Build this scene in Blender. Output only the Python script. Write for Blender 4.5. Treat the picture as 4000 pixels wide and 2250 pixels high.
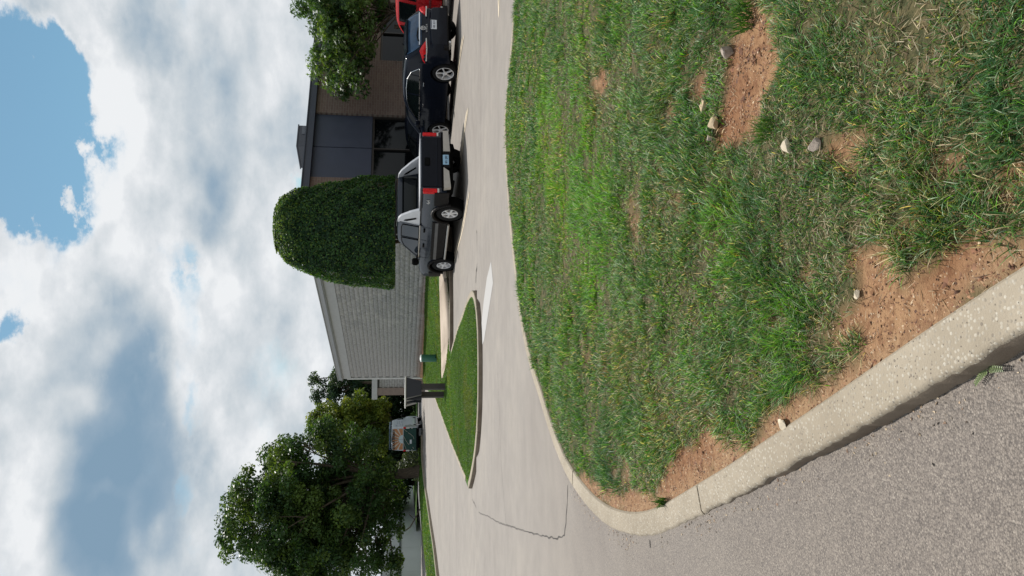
import bpy, bmesh, math, random
import numpy as np
from mathutils import Vector, Matrix, geometry as mgeo

for o in list(bpy.data.objects):
    bpy.data.objects.remove(o, do_unlink=True)
scene = bpy.context.scene
COL = scene.collection
R = math.radians

# ------------------------------------------------------------------ camera
EYE = 1.65
FPX = 3000.0                       # focal length in pixels of a 4000 px long side
PITCH = math.atan2(431, FPX)       # looking a little down
ROLL = 0.0068
fwd = Vector((0, math.cos(PITCH), -math.sin(PITCH)))
up0 = Vector((0, math.sin(PITCH), math.cos(PITCH)))
rt0 = Vector((1, 0, 0))
rt = (rt0 * math.cos(ROLL) + up0 * math.sin(ROLL)).normalized()
upv = (up0 * math.cos(ROLL) - rt0 * math.sin(ROLL)).normalized()
cam_data = bpy.data.cameras.new('camera')
cam = bpy.data.objects.new('camera', cam_data)
COL.objects.link(cam)
cam_data.sensor_fit = 'HORIZONTAL'
cam_data.sensor_width = 36.0
cam_data.lens = 36.0 * FPX / 4000.0
cam_data.clip_start = 0.05
cam_data.clip_end = 3000
# the phone was turned on its side: the picture's x axis is down in the world, its y axis is to the right
mx = Matrix(((-upv.x, rt.x, -fwd.x, 0), (-upv.y, rt.y, -fwd.y, 0), (-upv.z, rt.z, -fwd.z, EYE), (0, 0, 0, 1)))
cam.matrix_world = mx
scene.camera = cam

SUN_AZ = -14.0      # degrees, from straight ahead, minus = to the left
SUN_EL = 57.0

# ------------------------------------------------------------------ node helper
class NT:
    def __init__(self, tree):
        self.t = tree; self.n = tree.nodes; self.l = tree.links
        self.n.clear()
    def new(self, typ, **kw):
        nd = self.n.new(typ)
        for k, v in kw.items():
            setattr(nd, k, v)
        return nd
    def link(self, a, b):
        self.l.new(a, b)
    def val(self, sock, v):
        if hasattr(v, 'is_output') or isinstance(v, bpy.types.NodeSocket):
            self.l.new(v, sock)
        else:
            sock.default_value = v
    def math(self, op, a, b=None, c=None, clamp=False):
        nd = self.n.new('ShaderNodeMath'); nd.operation = op; nd.use_clamp = clamp
        self.val(nd.inputs[0], a)
        if b is not None: self.val(nd.inputs[1], b)
        if c is not None: self.val(nd.inputs[2], c)
        return nd.outputs[0]
    def mix(self, f, a, b, mode='MIX'):
        nd = self.n.new('ShaderNodeMix'); nd.data_type = 'RGBA'; nd.blend_type = mode
        self.val(nd.inputs[0], f)
        self.val(nd.inputs[6], c4(a)); self.val(nd.inputs[7], c4(b))
        return nd.outputs[2]
    def smooth(self, v, lo, hi, a=0.0, b=1.0):
        nd = self.n.new('ShaderNodeMapRange'); nd.interpolation_type = 'SMOOTHSTEP'
        self.val(nd.inputs[0], v)
        nd.inputs[1].default_value = lo; nd.inputs[2].default_value = hi
        nd.inputs[3].default_value = a; nd.inputs[4].default_value = b
        return nd.outputs[0]
    def noise(self, vec, scale, detail=4, rough=0.55, dim='3D', dist=0.0):
        nd = self.n.new('ShaderNodeTexNoise'); nd.noise_dimensions = dim
        if vec is not None: self.l.new(vec, nd.inputs['Vector'])
        nd.inputs['Scale'].default_value = scale; nd.inputs['Detail'].default_value = detail
        nd.inputs['Roughness'].default_value = rough; nd.inputs['Distortion'].default_value = dist
        return nd.outputs['Fac'], nd.outputs['Color']
    def voronoi(self, vec, scale, feature='F1', rnd=1.0):
        nd = self.n.new('ShaderNodeTexVoronoi'); nd.feature = feature
        if vec is not None: self.l.new(vec, nd.inputs['Vector'])
        nd.inputs['Scale'].default_value = scale
        nd.inputs['Randomness'].default_value = rnd
        return nd
    def ramp(self, f, stops):
        nd = self.n.new('ShaderNodeValToRGB')
        self.val(nd.inputs[0], f)
        cr = nd.color_ramp
        while len(cr.elements) > 1: cr.elements.remove(cr.elements[-1])
        cr.elements[0].position = stops[0][0]; cr.elements[0].color = c4(stops[0][1])
        for p, c in stops[1:]:
            e = cr.elements.new(p); e.color = c4(c)
        return nd.outputs[0]
    def bump(self, h, strength=0.5, dist=0.01, normal=None):
        nd = self.n.new('ShaderNodeBump')
        self.val(nd.inputs['Height'], h)
        nd.inputs['Strength'].default_value = strength; nd.inputs['Distance'].default_value = dist
        if normal is not None: self.l.new(normal, nd.inputs['Normal'])
        return nd.outputs[0]

def c4(c):
    if isinstance(c, (tuple, list)) and len(c) == 3: return (c[0], c[1], c[2], 1.0)
    return c

# ------------------------------------------------------------------ world: sky and clouds
world = bpy.data.worlds.new('World'); scene.world = world; world.use_nodes = True
W = NT(world.node_tree)
sky = W.new('ShaderNodeTexSky'); sky.sky_type = 'NISHITA'; sky.sun_disc = False
sky.sun_elevation = R(SUN_EL); sky.sun_rotation = R(SUN_AZ)
sky.air_density = 1.0; sky.dust_density = 0.6; sky.ozone_density = 2.0
tc = W.new('ShaderNodeTexCoord')
sep = W.new('ShaderNodeSeparateXYZ'); W.link(tc.outputs['Generated'], sep.inputs[0])
azn = W.math('MULTIPLY', W.math('ARCTAN2', sep.outputs[0], sep.outputs[1]), 180 / math.pi)
eln = W.math('MULTIPLY', W.math('ARCSINE', sep.outputs[2]), 180 / math.pi)
comb = W.new('ShaderNodeCombineXYZ'); W.link(azn, comb.inputs[0]); W.link(eln, comb.inputs[1])
AE = comb.outputs[0]
wv = W.new('ShaderNodeVectorMath', operation='MULTIPLY'); W.link(tc.outputs['Generated'], wv.inputs[0]); wv.inputs[1].default_value = (1, 1, 1.7)
wf, wc = W.noise(wv.outputs[0], 9.0, 8, 0.62)
sub = W.new('ShaderNodeVectorMath', operation='SUBTRACT'); W.link(wc, sub.inputs[0]); sub.inputs[1].default_value = (.5, .5, .5)
scl = W.new('ShaderNodeVectorMath', operation='SCALE'); W.link(sub.outputs[0], scl.inputs[0]); scl.inputs['Scale'].default_value = 6.5
addv = W.new('ShaderNodeVectorMath', operation='ADD'); W.link(AE, addv.inputs[0]); W.link(scl.outputs[0], addv.inputs[1])
AEw = addv.outputs[0]
_, wc2 = W.noise(wv.outputs[0], 5.0, 3, 0.5)
sub2 = W.new('ShaderNodeVectorMath', operation='SUBTRACT'); W.link(wc2, sub2.inputs[0]); sub2.inputs[1].default_value = (.5, .5, .5)
scl2 = W.new('ShaderNodeVectorMath', operation='SCALE'); W.link(sub2.outputs[0], scl2.inputs[0]); scl2.inputs['Scale'].default_value = 5.0
addv2 = W.new('ShaderNodeVectorMath', operation='ADD'); W.link(AE, addv2.inputs[0]); W.link(scl2.outputs[0], addv2.inputs[1])
AEs = addv2.outputs[0]
def pix_azel(ix, iy):
    px = 2250 - iy
    d = fwd + rt * ((px - 1125) / FPX) + upv * ((2000 - ix) / FPX)
    d.normalize()
    return math.degrees(math.atan2(d.x, d.y)), math.degrees(math.asin(d.z))
def blob_sum(vec, blobs):
    """soft ellipses given in 2576x1449 picture pixels, turned into azimuth and elevation once"""
    acc = None
    for (bx, by, rx, ry, amp, rot) in blobs:
        a, e = pix_azel(bx * 1.5528, by * 1.5528)
        k = 1.5528 / FPX * 180 / math.pi
        mp = W.new('ShaderNodeMapping'); mp.vector_type = 'TEXTURE'
        W.link(vec, mp.inputs['Vector'])
        # picture x runs down in the sky, picture y runs left
        mp.inputs['Location'].default_value = (a, e, 0)
        mp.inputs['Rotation'].default_value = (0, 0, R(rot))
        mp.inputs['Scale'].default_value = (ry * k, rx * k, 1)
        ln = W.new('ShaderNodeVectorMath', operation='LENGTH'); W.link(mp.outputs[0], ln.inputs[0])
        v = W.smooth(ln.outputs['Value'], 0.35, 1.25, amp, 0.0)
        acc = v if acc is None else W.math('ADD', acc, v)
    return acc
# where cloud stands (plus) and where the blue shows (minus)
DENS = [(90, 330, 140, 230, -1.7, 0), (50, 130, 100, 150, -.9, 0), (100, 520, 130, 90, -1.0, 0), (180, 580, 60, 60, -.4, 0),
        (130, 10, 120, 90, .9, 0),
        (10, 830, 40, 50, -.8, 0),
        (470, 840, 55, 280, -.42, 0), (440, 640, 50, 90, -.25, 0), (520, 1010, 40, 110, -.30, 0), (480, 1230, 35, 190, -.28, 0),
        (775, 450, 35, 60, -.6, 0), (300, 900, 200, 200, .4, 0),
        (560, 600, 40, 80, -.2, 0)]
DARK = [(300, 1120, 190, 330, .78, 0), (330, 1350, 185, 260, .62, 0), (240, 1300, 110, 200, .35, 0), (380, 900, 70, 160, .45, 0),
        (520, 330, 90, 300, .42, 0), (620, 160, 90, 220, .38, 0), (420, 560, 60, 120, .35, 0), (480, 480, 60, 160, .3, 0),
        (320, 60, 70, 90, .38, 0), (200, 830, 60, 120, .34, 0), (650, 830, 60, 130, .22, 0), (640, 1000, 70, 90, .25, 0), (700, 380, 60, 150, .26, 0),
        (120, 1010, 60, 100, .3, 0), (600, 900, 60, 60, .2, 0), (340, 700, 80, 70, .22, 0), (760, 850, 60, 300, .12, 0)]
LITE = [(300, 330, 60, 200, .4, 0), (250, 470, 40, 90, .4, 0), (70, 700, 90, 90, .4, 0), (330, 640, 60, 90, .35, 0), (180, 1010, 70, 60, .5, 0),
        (560, 680, 60, 90, .45, 0), (480, 1000, 50, 90, .35, 0), (680, 500, 60, 120, .3, 0), (480, 760, 40, 100, .2, 0), (80, 1150, 80, 150, .3, 0),
        (60, 1330, 60, 120, .35, 0), (270, 860, 100, 60, .25, 0), (600, 760, 60, 70, .3, 0), (180, 60, 40, 80, .4, 0), (530, 1250, 70, 200, .1, 0)]
dens = blob_sum(AEw, DENS)
f1, _ = W.noise(wv.outputs[0], 3.1, 9, 0.58)
dens = W.math('ADD', dens, W.math('MULTIPLY_ADD', f1, 1.25, 0.10))
b0f, _ = W.noise(wv.outputs[0], 8.0, 9, 0.60)
dens = W.math('SUBTRACT', dens, W.smooth(eln, 27.0, 50.0, 0.0, 0.42))
dens = W.math('ADD', dens, W.math('MULTIPLY', W.math('SUBTRACT', b0f, .5), 1.0))
mask = W.smooth(dens, -0.02, 0.62)
dark = blob_sum(AEs, DARK)
lite = blob_sum(AEs, LITE)
n2, _ = W.noise(wv.outputs[0], 13.0, 10, 0.62)
n3, _ = W.noise(wv.outputs[0], 4.3, 6, 0.6, dist=0.4)
sh = W.math('MULTIPLY_ADD', n2, 0.45, 0.44)
sh = W.math('ADD', sh, W.smooth(dens, 0.45, 1.05, 0.30, 0.0))
sh = W.math('ADD', sh, W.math('MULTIPLY_ADD', n3, 0.45, -0.225))
offv = W.new('ShaderNodeVectorMath', operation='ADD'); W.link(wv.outputs[0], offv.inputs[0]); offv.inputs[1].default_value = (-.008, 0, .042)
b0, _ = W.noise(wv.outputs[0], 4.6, 10, 0.57); b1, _ = W.noise(offv.outputs[0], 4.6, 10, 0.57)
relief = W.math('MULTIPLY', W.math('SUBTRACT', b0, b1), 3.6)
calm = W.math('SUBTRACT', 1.0, W.math('MULTIPLY', dark, 0.60, clamp=True))
sh = W.math('ADD', sh, W.math('MULTIPLY', relief, calm))
sh = W.math('SUBTRACT', W.math('ADD', sh, lite), dark)
cloudcol = W.ramp(W.math('MULTIPLY_ADD', sh, 0.55, 0.32, clamp=True),
                  [(0.0, (.225, .345, .465)), (0.22, (.29, .40, .51)), (0.45, (.45, .53, .60)), (0.68, (.62, .67, .71)), (0.88, (.76, .79, .82)), (1.0, (.86, .88, .90))])
bgs = W.new('ShaderNodeBackground'); W.link(sky.outputs[0], bgs.inputs[0]); bgs.inputs[1].default_value = 0.10
tint = W.mix(1.0, sky.outputs[0], (0.82, 1.08, 0.98), 'MULTIPLY'); W.link(tint, bgs.inputs[0])
bgc = W.new('ShaderNodeBackground'); W.link(cloudcol, bgc.inputs[0]); bgc.inputs[1].default_value = 1.0
below = W.smooth(eln, -3.0, 0.5)
mask = W.math('MULTIPLY', mask, below)
mxs = W.new('ShaderNodeMixShader'); W.link(mask, mxs.inputs[0]); W.link(bgs.outputs[0], mxs.inputs[1]); W.link(bgc.outputs[0], mxs.inputs[2])
wo = W.new('ShaderNodeOutputWorld'); W.link(mxs.outputs[0], wo.inputs[0])

sun = bpy.data.lights.new('sun', 'SUN'); sun.energy = 5.0; sun.angle = R(0.55); sun.color = (1.0, .955, .89)
so = bpy.data.objects.new('sun', sun); COL.objects.link(so)
sd = Vector((math.sin(R(SUN_AZ)) * math.cos(R(SUN_EL)), math.cos(R(SUN_AZ)) * math.cos(R(SUN_EL)), math.sin(R(SUN_EL))))
so.rotation_euler = sd.to_track_quat('Z', 'Y').to_euler()
scene.view_settings.view_transform = 'Standard'; scene.view_settings.look = 'None'
scene.view_settings.exposure = 0.0; scene.view_settings.gamma = 1.0
scene.view_settings.use_curve_mapping = False
scene.render.engine = 'CYCLES'
scene.cycles.max_bounces = 8
scene.cycles.transparent_max_bounces = 12

# ------------------------------------------------------------------ terrain heights
ANCH = np.array([(0, 1, 0), (-4, 4, 0), (4, 3, 0), (0, 8, 0), (-6, 10, -.02), (6, 10, .02), (2.4, 22.2, -.13), (.7, 25.5, -.05),
                 (6.5, 22.4, .06), (5.2, 25, .07), (11, 25, .08), (10, 18, .04), (-5, 20, -.08), (-3, 28, -.05), (-13, 66, -.2), (-8, 45, -.12),
                 (-20, 45, -.15), (-25, 66, -.2), (20, 30, .1), (0, 60, -.2), (-30, 20, -.1), (0, -20, 0), (4, 19, -.08), (-12, 30, -.1), (40, 20, .1), (-60, 60, -.2), (40, 80, -.2)])
def Zr(x, y):
    x = np.asarray(x, float); y = np.asarray(y, float)
    d2 = (x[..., None] - ANCH[:, 0]) ** 2 + (y[..., None] - ANCH[:, 1]) ** 2 + 2.5
    w = 1 / d2 ** 1.6
    return (w * ANCH[:, 2]).sum(-1) / w.sum(-1)
def Zb(x, y):
    """building side lawn: rises from the sidewalk towards the walls"""
    x = np.asarray(x, float); y = np.asarray(y, float)
    a = Zr(x, y) + .09
    b = .04 + .139 * (np.minimum(x, .5) + .7) + .0462 * (np.minimum(y, 46) - 25.7)
    k = .05
    h = np.clip(.5 + .5 * (b - a) / k, 0, 1)
    return a * (1 - h) + b * h + k * h * (1 - h)
def ray(ix, iy):
    px = 2250 - iy
    return fwd + rt * ((px - 1125) / FPX) + upv * ((2000 - ix) / FPX)
def gp(ix, iy, dz=0.0, zf=Zr):
    d = ray(ix, iy); z = dz; x = y = 0
    for _ in range(30):
        t = (EYE - z) / max(-d.z, 1e-4)
        x, y = d.x * t, d.y * t
        z = .5 * z + .5 * (float(zf(x, y)) + dz)
    return Vector((x, y, z))
def at_depth(ix, iy, y):
    d = ray(ix, iy); t = y / d.y
    return Vector((d.x * t, y, EYE + d.z * t))

# value noise for numpy
_rs = np.random.RandomState(7); _tab = _rs.rand(256, 256)
def vnoise(x, y, s=1.0):
    x = np.asarray(x) * s + 1000.3; y = np.asarray(y) * s + 1000.7
    xi = np.floor(x).astype(int); yi = np.floor(y).astype(int)
    fx = x - xi; fy = y - yi; fx = fx * fx * (3 - 2 * fx); fy = fy * fy * (3 - 2 * fy)
    g = lambda a, b: _tab[a % 256, b % 256]
    return (g(xi, yi) * (1 - fx) + g(xi + 1, yi) * fx) * (1 - fy) + (g(xi, yi + 1) * (1 - fx) + g(xi + 1, yi + 1) * fx) * fy
def fbm(x, y, s=1.0, o=4, r=.5):
    a = 0; t = 0; w = 1
    for i in range(o):
        a = a + w * vnoise(x + 17.1 * i, y - 9.3 * i, s); t += w; w *= r; s *= 2.03
    return a / t

# ------------------------------------------------------------------ object helpers
def tag(o, label=None, cat=None, group=None, kind=None):
    if label: o['label'] = label
    if cat: o['category'] = cat
    if group: o['group'] = group
    if kind: o['kind'] = kind
    return o
def empty(name, loc=(0, 0, 0), rz=0.0):
    o = bpy.data.objects.new(name, None); COL.objects.link(o)
    o.location = loc; o.rotation_euler = (0, 0, rz); o.empty_display_size = .2
    return o
def link_mesh(name, me, mat, parent=None, smooth=None):
    o = bpy.data.objects.new(name, me); COL.objects.link(o)
    if mat is not None:
        if isinstance(mat, (list, tuple)):
            for m in mat: me.materials.append(m)
        else: me.materials.append(mat)
    if parent is not None: o.parent = parent
    if smooth is not None:
        me.shade_smooth()
        if smooth < 180: me.set_sharp_from_angle(angle=R(smooth))
    return o
def np_mesh(name, co, faces_flat, loop_tot, mat, parent=None, attr=None, smooth=None):
    """co Nx3, faces_flat index list, loop_tot verts per face (int or array)"""
    me = bpy.data.meshes.new(name)
    co = np.asarray(co, np.float32); ff = np.asarray(faces_flat, np.int32).ravel()
    if np.isscalar(loop_tot): lt = np.full(len(ff) // loop_tot, loop_tot, np.int32)
    else: lt = np.asarray(loop_tot, np.int32)
    ls = np.concatenate([[0], np.cumsum(lt)[:-1]]).astype(np.int32)
    me.vertices.add(len(co)); me.vertices.foreach_set('co', co.ravel())
    me.loops.add(len(ff)); me.loops.foreach_set('vertex_index', ff)
    me.polygons.add(len(lt)); me.polygons.foreach_set('loop_start', ls); me.polygons.foreach_set('loop_total', lt)
    me.update(calc_edges=True)
    if attr:
        for an, av in attr.items():
            a = me.color_attributes.new(an, 'FLOAT_COLOR', 'POINT')
            av = np.asarray(av, np.float32)
            if av.shape[1] == 3: av = np.concatenate([av, np.ones((len(av), 1), np.float32)], 1)
            a.data.foreach_set('color', av.ravel())
    me.validate()
    return link_mesh(name, me, mat, parent, smooth)

class MB:
    """collects simple shapes in local coordinates and links them as one mesh"""
    def __init__(self): self.bm = bmesh.new()
    def _xf(self, vs, M):
        if M is not None: bmesh.ops.transform(self.bm, matrix=M, verts=vs)
    def box(self, c, s, M=None, bevel=0.0):
        r = bmesh.ops.create_cube(self.bm, size=1.0); vs = r['verts']
        bmesh.ops.transform(self.bm, matrix=Matrix.Translation(c) @ Matrix.Diagonal((s[0], s[1], s[2], 1)), verts=vs)
        if bevel > 0:
            es = list({e for v in vs for e in v.link_edges})
            b = bmesh.ops.bevel(self.bm, geom=es, offset=bevel, segments=1, affect='EDGES', profile=.5)
            vs = list({v for f in b['faces'] for v in f.verts} | {v for v in vs if v.is_valid})
        self._xf(vs, M); return self
    def tube(self, a, b, r0, r1=None, n=10, caps=True):
        a, b = Vector(a), Vector(b); r1 = r0 if r1 is None else r1
        d = b - a; L = d.length
        if L < 1e-6: return self
        r = bmesh.ops.create_cone(self.bm, cap_ends=caps, segments=n, radius1=r0, radius2=r1, depth=L)
        q = d.to_track_quat('Z', 'Y').to_matrix().to_4x4()
        bmesh.ops.transform(self.bm, matrix=Matrix.Translation((a + b) / 2) @ q, verts=r['verts']); return self
    def path(self, pts, r, n=6):
        for i in range(len(pts) - 1): self.tube(pts[i], pts[i + 1], r, n=n)
        return self
    def prism(self, poly, axis='y', a=0, b=1):
        """polygon in the two other axes, extruded from a to b"""
        f = {'y': lambda p, t: (p[0], t, p[1]), 'x': lambda p, t: (t, p[0], p[1]), 'z': lambda p, t: (p[0], p[1], t)}[axis]
        v0 = [self.bm.verts.new(f(p, a)) for p in poly]; v1 = [self.bm.verts.new(f(p, b)) for p in poly]
        self.bm.faces.new(v0); self.bm.faces.new(v1[::-1])
        n = len(poly)
        for i in range(n): self.bm.faces.new((v0[i], v1[i], v1[(i + 1) % n], v0[(i + 1) % n]))
        return self
    def lathe(self, prof, axis='y', n=28, c=(0, 0, 0), caps=False):
        """profile of (radius, offset along the axis)"""
        rings = []
        for (r, t) in prof:
            ring = []
            for i in range(n):
                a = 2 * math.pi * i / n
                p = {'y': (r * math.cos(a), t, r * math.sin(a)), 'z': (r * math.cos(a), r * math.sin(a), t), 'x': (t, r * math.cos(a), r * math.sin(a))}[axis]
                ring.append(self.bm.verts.new((p[0] + c[0], p[1] + c[1], p[2] + c[2])))
            rings.append(ring)
        for k in range(len(rings) - 1):
            for i in range(n):
                self.bm.faces.new((rings[k][i], rings[k][(i + 1) % n], rings[k + 1][(i + 1) % n], rings[k + 1][i]))
        if caps and prof[0][0] > 1e-5: self.bm.faces.new(rings[0][::-1])
        if caps and prof[-1][0] > 1e-5: self.bm.faces.new(rings[-1])
        return self
    def poly(self, pts):
        self.bm.faces.new([self.bm.verts.new(p) for p in pts]); return self
    def build(self, name, mat, parent=None, smooth=None, normals=True):
        bmesh.ops.remove_doubles(self.bm, verts=self.bm.verts, dist=1e-5)
        if normals: bmesh.ops.recalc_face_normals(self.bm, faces=self.bm.faces)
        me = bpy.data.meshes.new(name); self.bm.to_mesh(me); self.bm.free()
        return link_mesh(name, me, mat, parent, smooth)

# ------------------------------------------------------------------ materials
def mat_new(name):
    m = bpy.data.materials.new(name); m.use_nodes = True
    return m, NT(m.node_tree)
def finish(T, bsdf):
    o = T.new('ShaderNodeOutputMaterial'); T.link(bsdf, o.inputs[0])
def principled(T, color, rough=.5, metal=0.0, normal=None, coat=0.0, spec=0.5):
    b = T.new('ShaderNodeBsdfPrincipled')
    T.val(b.inputs['Base Color'], c4(color)); T.val(b.inputs['Roughness'], rough)
    b.inputs['Metallic'].default_value = metal; b.inputs['Coat Weight'].default_value = coat
    b.inputs['Coat Roughness'].default_value = .04
    b.inputs['Specular IOR Level'].default_value = spec
    if normal is not None: T.link(normal, b.inputs['Normal'])
    return b.outputs[0]
def simple(name, color, rough=.5, metal=0.0, var=.12, scale=6.0, coat=0.0, spec=.5, bump=0.0):
    m, T = mat_new(name)
    tcn = T.new('ShaderNodeTexCoord')
    f, _ = T.noise(tcn.outputs['Object'], scale, 5, .6)
    a = tuple(max(0, c * (1 - var)) for c in color); b = tuple(min(1, c * (1 + var)) for c in color)
    col = T.mix(T.smooth(f, .3, .7), a, b)
    rr = T.smooth(f, .2, .8, rough * .85, min(1, rough * 1.15))
    nm = None
    if bump > 0:
        g, _ = T.noise(tcn.outputs['Object'], scale * 12, 3, .6); nm = T.bump(g, .4, bump)
    finish(T, principled(T, col, rr, metal, nm, coat, spec))
    return m
def m_asphalt():
    m, T = mat_new('asphalt')
    g = T.new('ShaderNodeNewGeometry'); P = g.outputs['Position']
    v = T.voronoi(P, 150.0); v2 = T.voronoi(P, 330.0)
    big, _ = T.noise(P, .35, 5, .6); mid, _ = T.noise(P, 2.3, 5, .6); fine, _ = T.noise(P, 60, 4, .7)
    stone = T.ramp(T.math('MULTIPLY_ADD', v.outputs['Color'], 1.0, 0.0), [(0, (.06, .05, .045)), (.3, (.16, .138, .122)), (.65, (.27, .24, .212)), (.92, (.40, .365, .325)), (1.0, (.6, .56, .5))])
    stone2 = T.ramp(v2.outputs['Color'], [(0, (.10, .09, .086)), (.5, (.20, .185, .17)), (1, (.33, .305, .28))])
    col = T.mix(.42, stone, stone2)
    col = T.mix(.05, col, (.21, .185, .163))
    gaps = T.smooth(v.outputs['Distance'], .45, .85)
    col = T.mix(T.math('MULTIPLY', gaps, .55), col, (.05, .045, .045))
    # further ahead the colour turns paler and the bump weaker
    sp = T.new('ShaderNodeSeparateXYZ'); T.link(P, sp.inputs[0])
    far = T.smooth(T.math('ADD', sp.outputs[1], T.math('MULTIPLY', big, 6.0)), 5.0, 15.0)
    pale = T.mix(T.smooth(mid, .3, .7), (.228, .215, .201), (.250, .236, .221))
    col = T.mix(T.math('MULTIPLY', far, .9), col, pale)
    col = T.mix(1.0, col, T.ramp(big, [(.3, (.84, .79, .75)), (.5, (.94, .895, .85)), (.7, (1.06, 1.0, .93))]), 'MULTIPLY')
    col = T.mix(1.0, col, T.ramp(mid, [(.3, (.96, .96, .965)), (.7, (1.03, 1.03, 1.02))]), 'MULTIPLY')
    # long streaks left by wheels and water
    mp = T.new('ShaderNodeMapping'); T.link(P, mp.inputs[0]); mp.inputs['Rotation'].default_value = (0, 0, R(-24)); mp.inputs['Scale'].default_value = (.25, 2.2, 1)
    st, _ = T.noise(mp.outputs[0], 1.3, 5, .6)
    col = T.mix(1.0, col, T.ramp(st, [(.30, (.95, .95, .945)), (.55, (1, 1, 1)), (.8, (1.02, 1.02, 1.01))]), 'MULTIPLY')
    h = T.math('SUBTRACT', fine, T.math('MULTIPLY', v.outputs['Distance'], .9))
    fade = T.math('SUBTRACT', 1.0, T.math('MULTIPLY', far, .85))
    nm = T.bump(T.math('MULTIPLY', h, fade), 1.0, .0035)
    finish(T, principled(T, col, T.math('MULTIPLY_ADD', v.outputs['Color'], .25, .62), 0, nm, spec=.35))
    return m
def m_concrete(name, ca, cb, scale=1.0, pebbles=True, bump=.003):
    m, T = mat_new(name)
    g = T.new('ShaderNodeNewGeometry'); P = g.outputs['Position']
    n, _ = T.noise(P, 3.0 * scale, 6, .65); fine, _ = T.noise(P, 140 * scale, 3, .7)
    col = T.mix(T.smooth(n, .3, .7), ca, cb)
    if pebbles:
        v = T.voronoi(P, 78.0 * scale); v2 = T.voronoi(P, 120.0 * scale)
        peb = T.ramp(v.outputs['Color'], [(0, (.12, .10, .085)), (.18, (.26, .225, .18)), (.5, (.34, .305, .25)), (.75, (.44, .405, .34)), (.93, (.47, .44, .38)), (1, (.20, .16, .13))])
        col = T.mix(T.smooth(v.outputs['Distance'], .34, .46, .85, 0), col, peb)
        dk = T.math('MULTIPLY', T.smooth(v2.outputs['Color'], .80, .84), T.smooth(v2.outputs['Distance'], .25, .4, 1, 0))
        col = T.mix(T.math('MULTIPLY', dk, .85), col, (.10, .085, .07))
        h = T.math('ADD', T.math('MULTIPLY', fine, .8), T.smooth(v.outputs['Distance'], .1, .5, .35, 0))
    else:
        h = fine
    st, _ = T.noise(P, .9 * scale, 4, .6)
    col = T.mix(1.0, col, T.ramp(st, [(.3, (.86, .84, .80)), (.65, (1.03, 1.02, 1.0))]), 'MULTIPLY')
    finish(T, principled(T, col, .82, 0, T.bump(h, .8, bump), spec=.3))
    return m
def m_soil(name='soil'):
    m, T = mat_new(name)
    g = T.new('ShaderNodeNewGeometry'); P = g.outputs['Position']
    n, _ = T.noise(P, 2.2, 6, .6); f, _ = T.noise(P, 24, 5, .65); ff, _ = T.noise(P, 130, 4, .7)
    v = T.voronoi(P, 95)
    col = T.mix(T.smooth(n, .35, .65), (.225, .112, .057), (.325, .190, .102))
    col = T.mix(T.math('MULTIPLY', T.smooth(f, .45, .62), .6), col, (.13, .055, .028))
    col = T.mix(T.math('MULTIPLY', T.smooth(ff, .55, .75), .45), col, (.50, .34, .20))
    peb = T.math('MULTIPLY', T.smooth(v.outputs['Color'], .80, .85), T.smooth(v.outputs['Distance'], .25, .4, 1, 0))
    col = T.mix(T.math('MULTIPLY', peb, .6), col, (.45, .35, .25))
    at = T.new('ShaderNodeAttribute'); at.attribute_name = 'cover'
    sc = T.new('ShaderNodeSeparateColor'); T.link(at.outputs['Color'], sc.inputs[0])
    thatch = T.mix(T.smooth(f, .35, .65), (.045, .05, .022), (.13, .11, .055))
    col = T.mix(T.math('MULTIPLY', sc.outputs[1], T.smooth(f, .25, .6, 1.0, .55)), col, T.mix(T.smooth(ff, .3, .7), (.29, .185, .105), (.37, .25, .15)))
    col = T.mix(sc.outputs[0], col, thatch)
    h = T.math('ADD', T.math('MULTIPLY', f, 1.0), T.math('MULTIPLY', ff, .5))
    finish(T, principled(T, col, .95, 0, T.bump(h, 1.0, .012), spec=.15))
    return m
def m_leaf(name, tr=.35, sat=1.0, rough=.45, spec=.3):
    """foliage coloured by the own colour of each leaf"""
    m, T = mat_new(name)
    at = T.new('ShaderNodeAttribute'); at.attribute_name = 'tint'
    b = principled(T, at.outputs['Color'], rough, 0, None, spec=spec)
    t = T.new('ShaderNodeBsdfTranslucent')
    tcol = T.mix(1.0, at.outputs['Color'], (1.35, 1.25, .45), 'MULTIPLY'); T.link(tcol, t.inputs[0])
    ms = T.new('ShaderNodeMixShader'); ms.inputs[0].default_value = tr
    T.link(b, ms.inputs[1]); T.link(t.outputs[0], ms.inputs[2])
    finish(T, ms.outputs[0]); return m
def m_bark(name, c):
    m, T = mat_new(name)
    tcn = T.new('ShaderNodeTexCoord'); mp = T.new('ShaderNodeMapping'); T.link(tcn.outputs['Object'], mp.inputs[0]); mp.inputs['Scale'].default_value = (6, 6, 1.2)
    f, _ = T.noise(mp.outputs[0], 3, 6, .7)
    col = T.mix(T.smooth(f, .35, .65), tuple(k * .55 for k in c), tuple(k * 1.3 for k in c))
    finish(T, principled(T, col, .9, 0, T.bump(f, .8, .03), spec=.2)); return m
def m_grassland(name, a, b, c):
    m, T = mat_new(name)
    g = T.new('ShaderNodeNewGeometry'); P = g.outputs['Position']
    n, _ = T.noise(P, .6, 6, .6); f, _ = T.noise(P, 9, 6, .7); ff, _ = T.noise(P, 70, 4, .7)
    col = T.mix(T.smooth(n, .35, .65), a, b)
    col = T.mix(T.math('MULTIPLY', T.smooth(f, .42, .7), .7), col, c)
    col = T.mix(T.math('MULTIPLY', T.smooth(ff, .5, .75), .5), col, tuple(k * .45 for k in a))
    finish(T, principled(T, col, .9, 0, T.bump(T.math('ADD', f, ff), 1.0, .03), spec=.15)); return m
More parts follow.
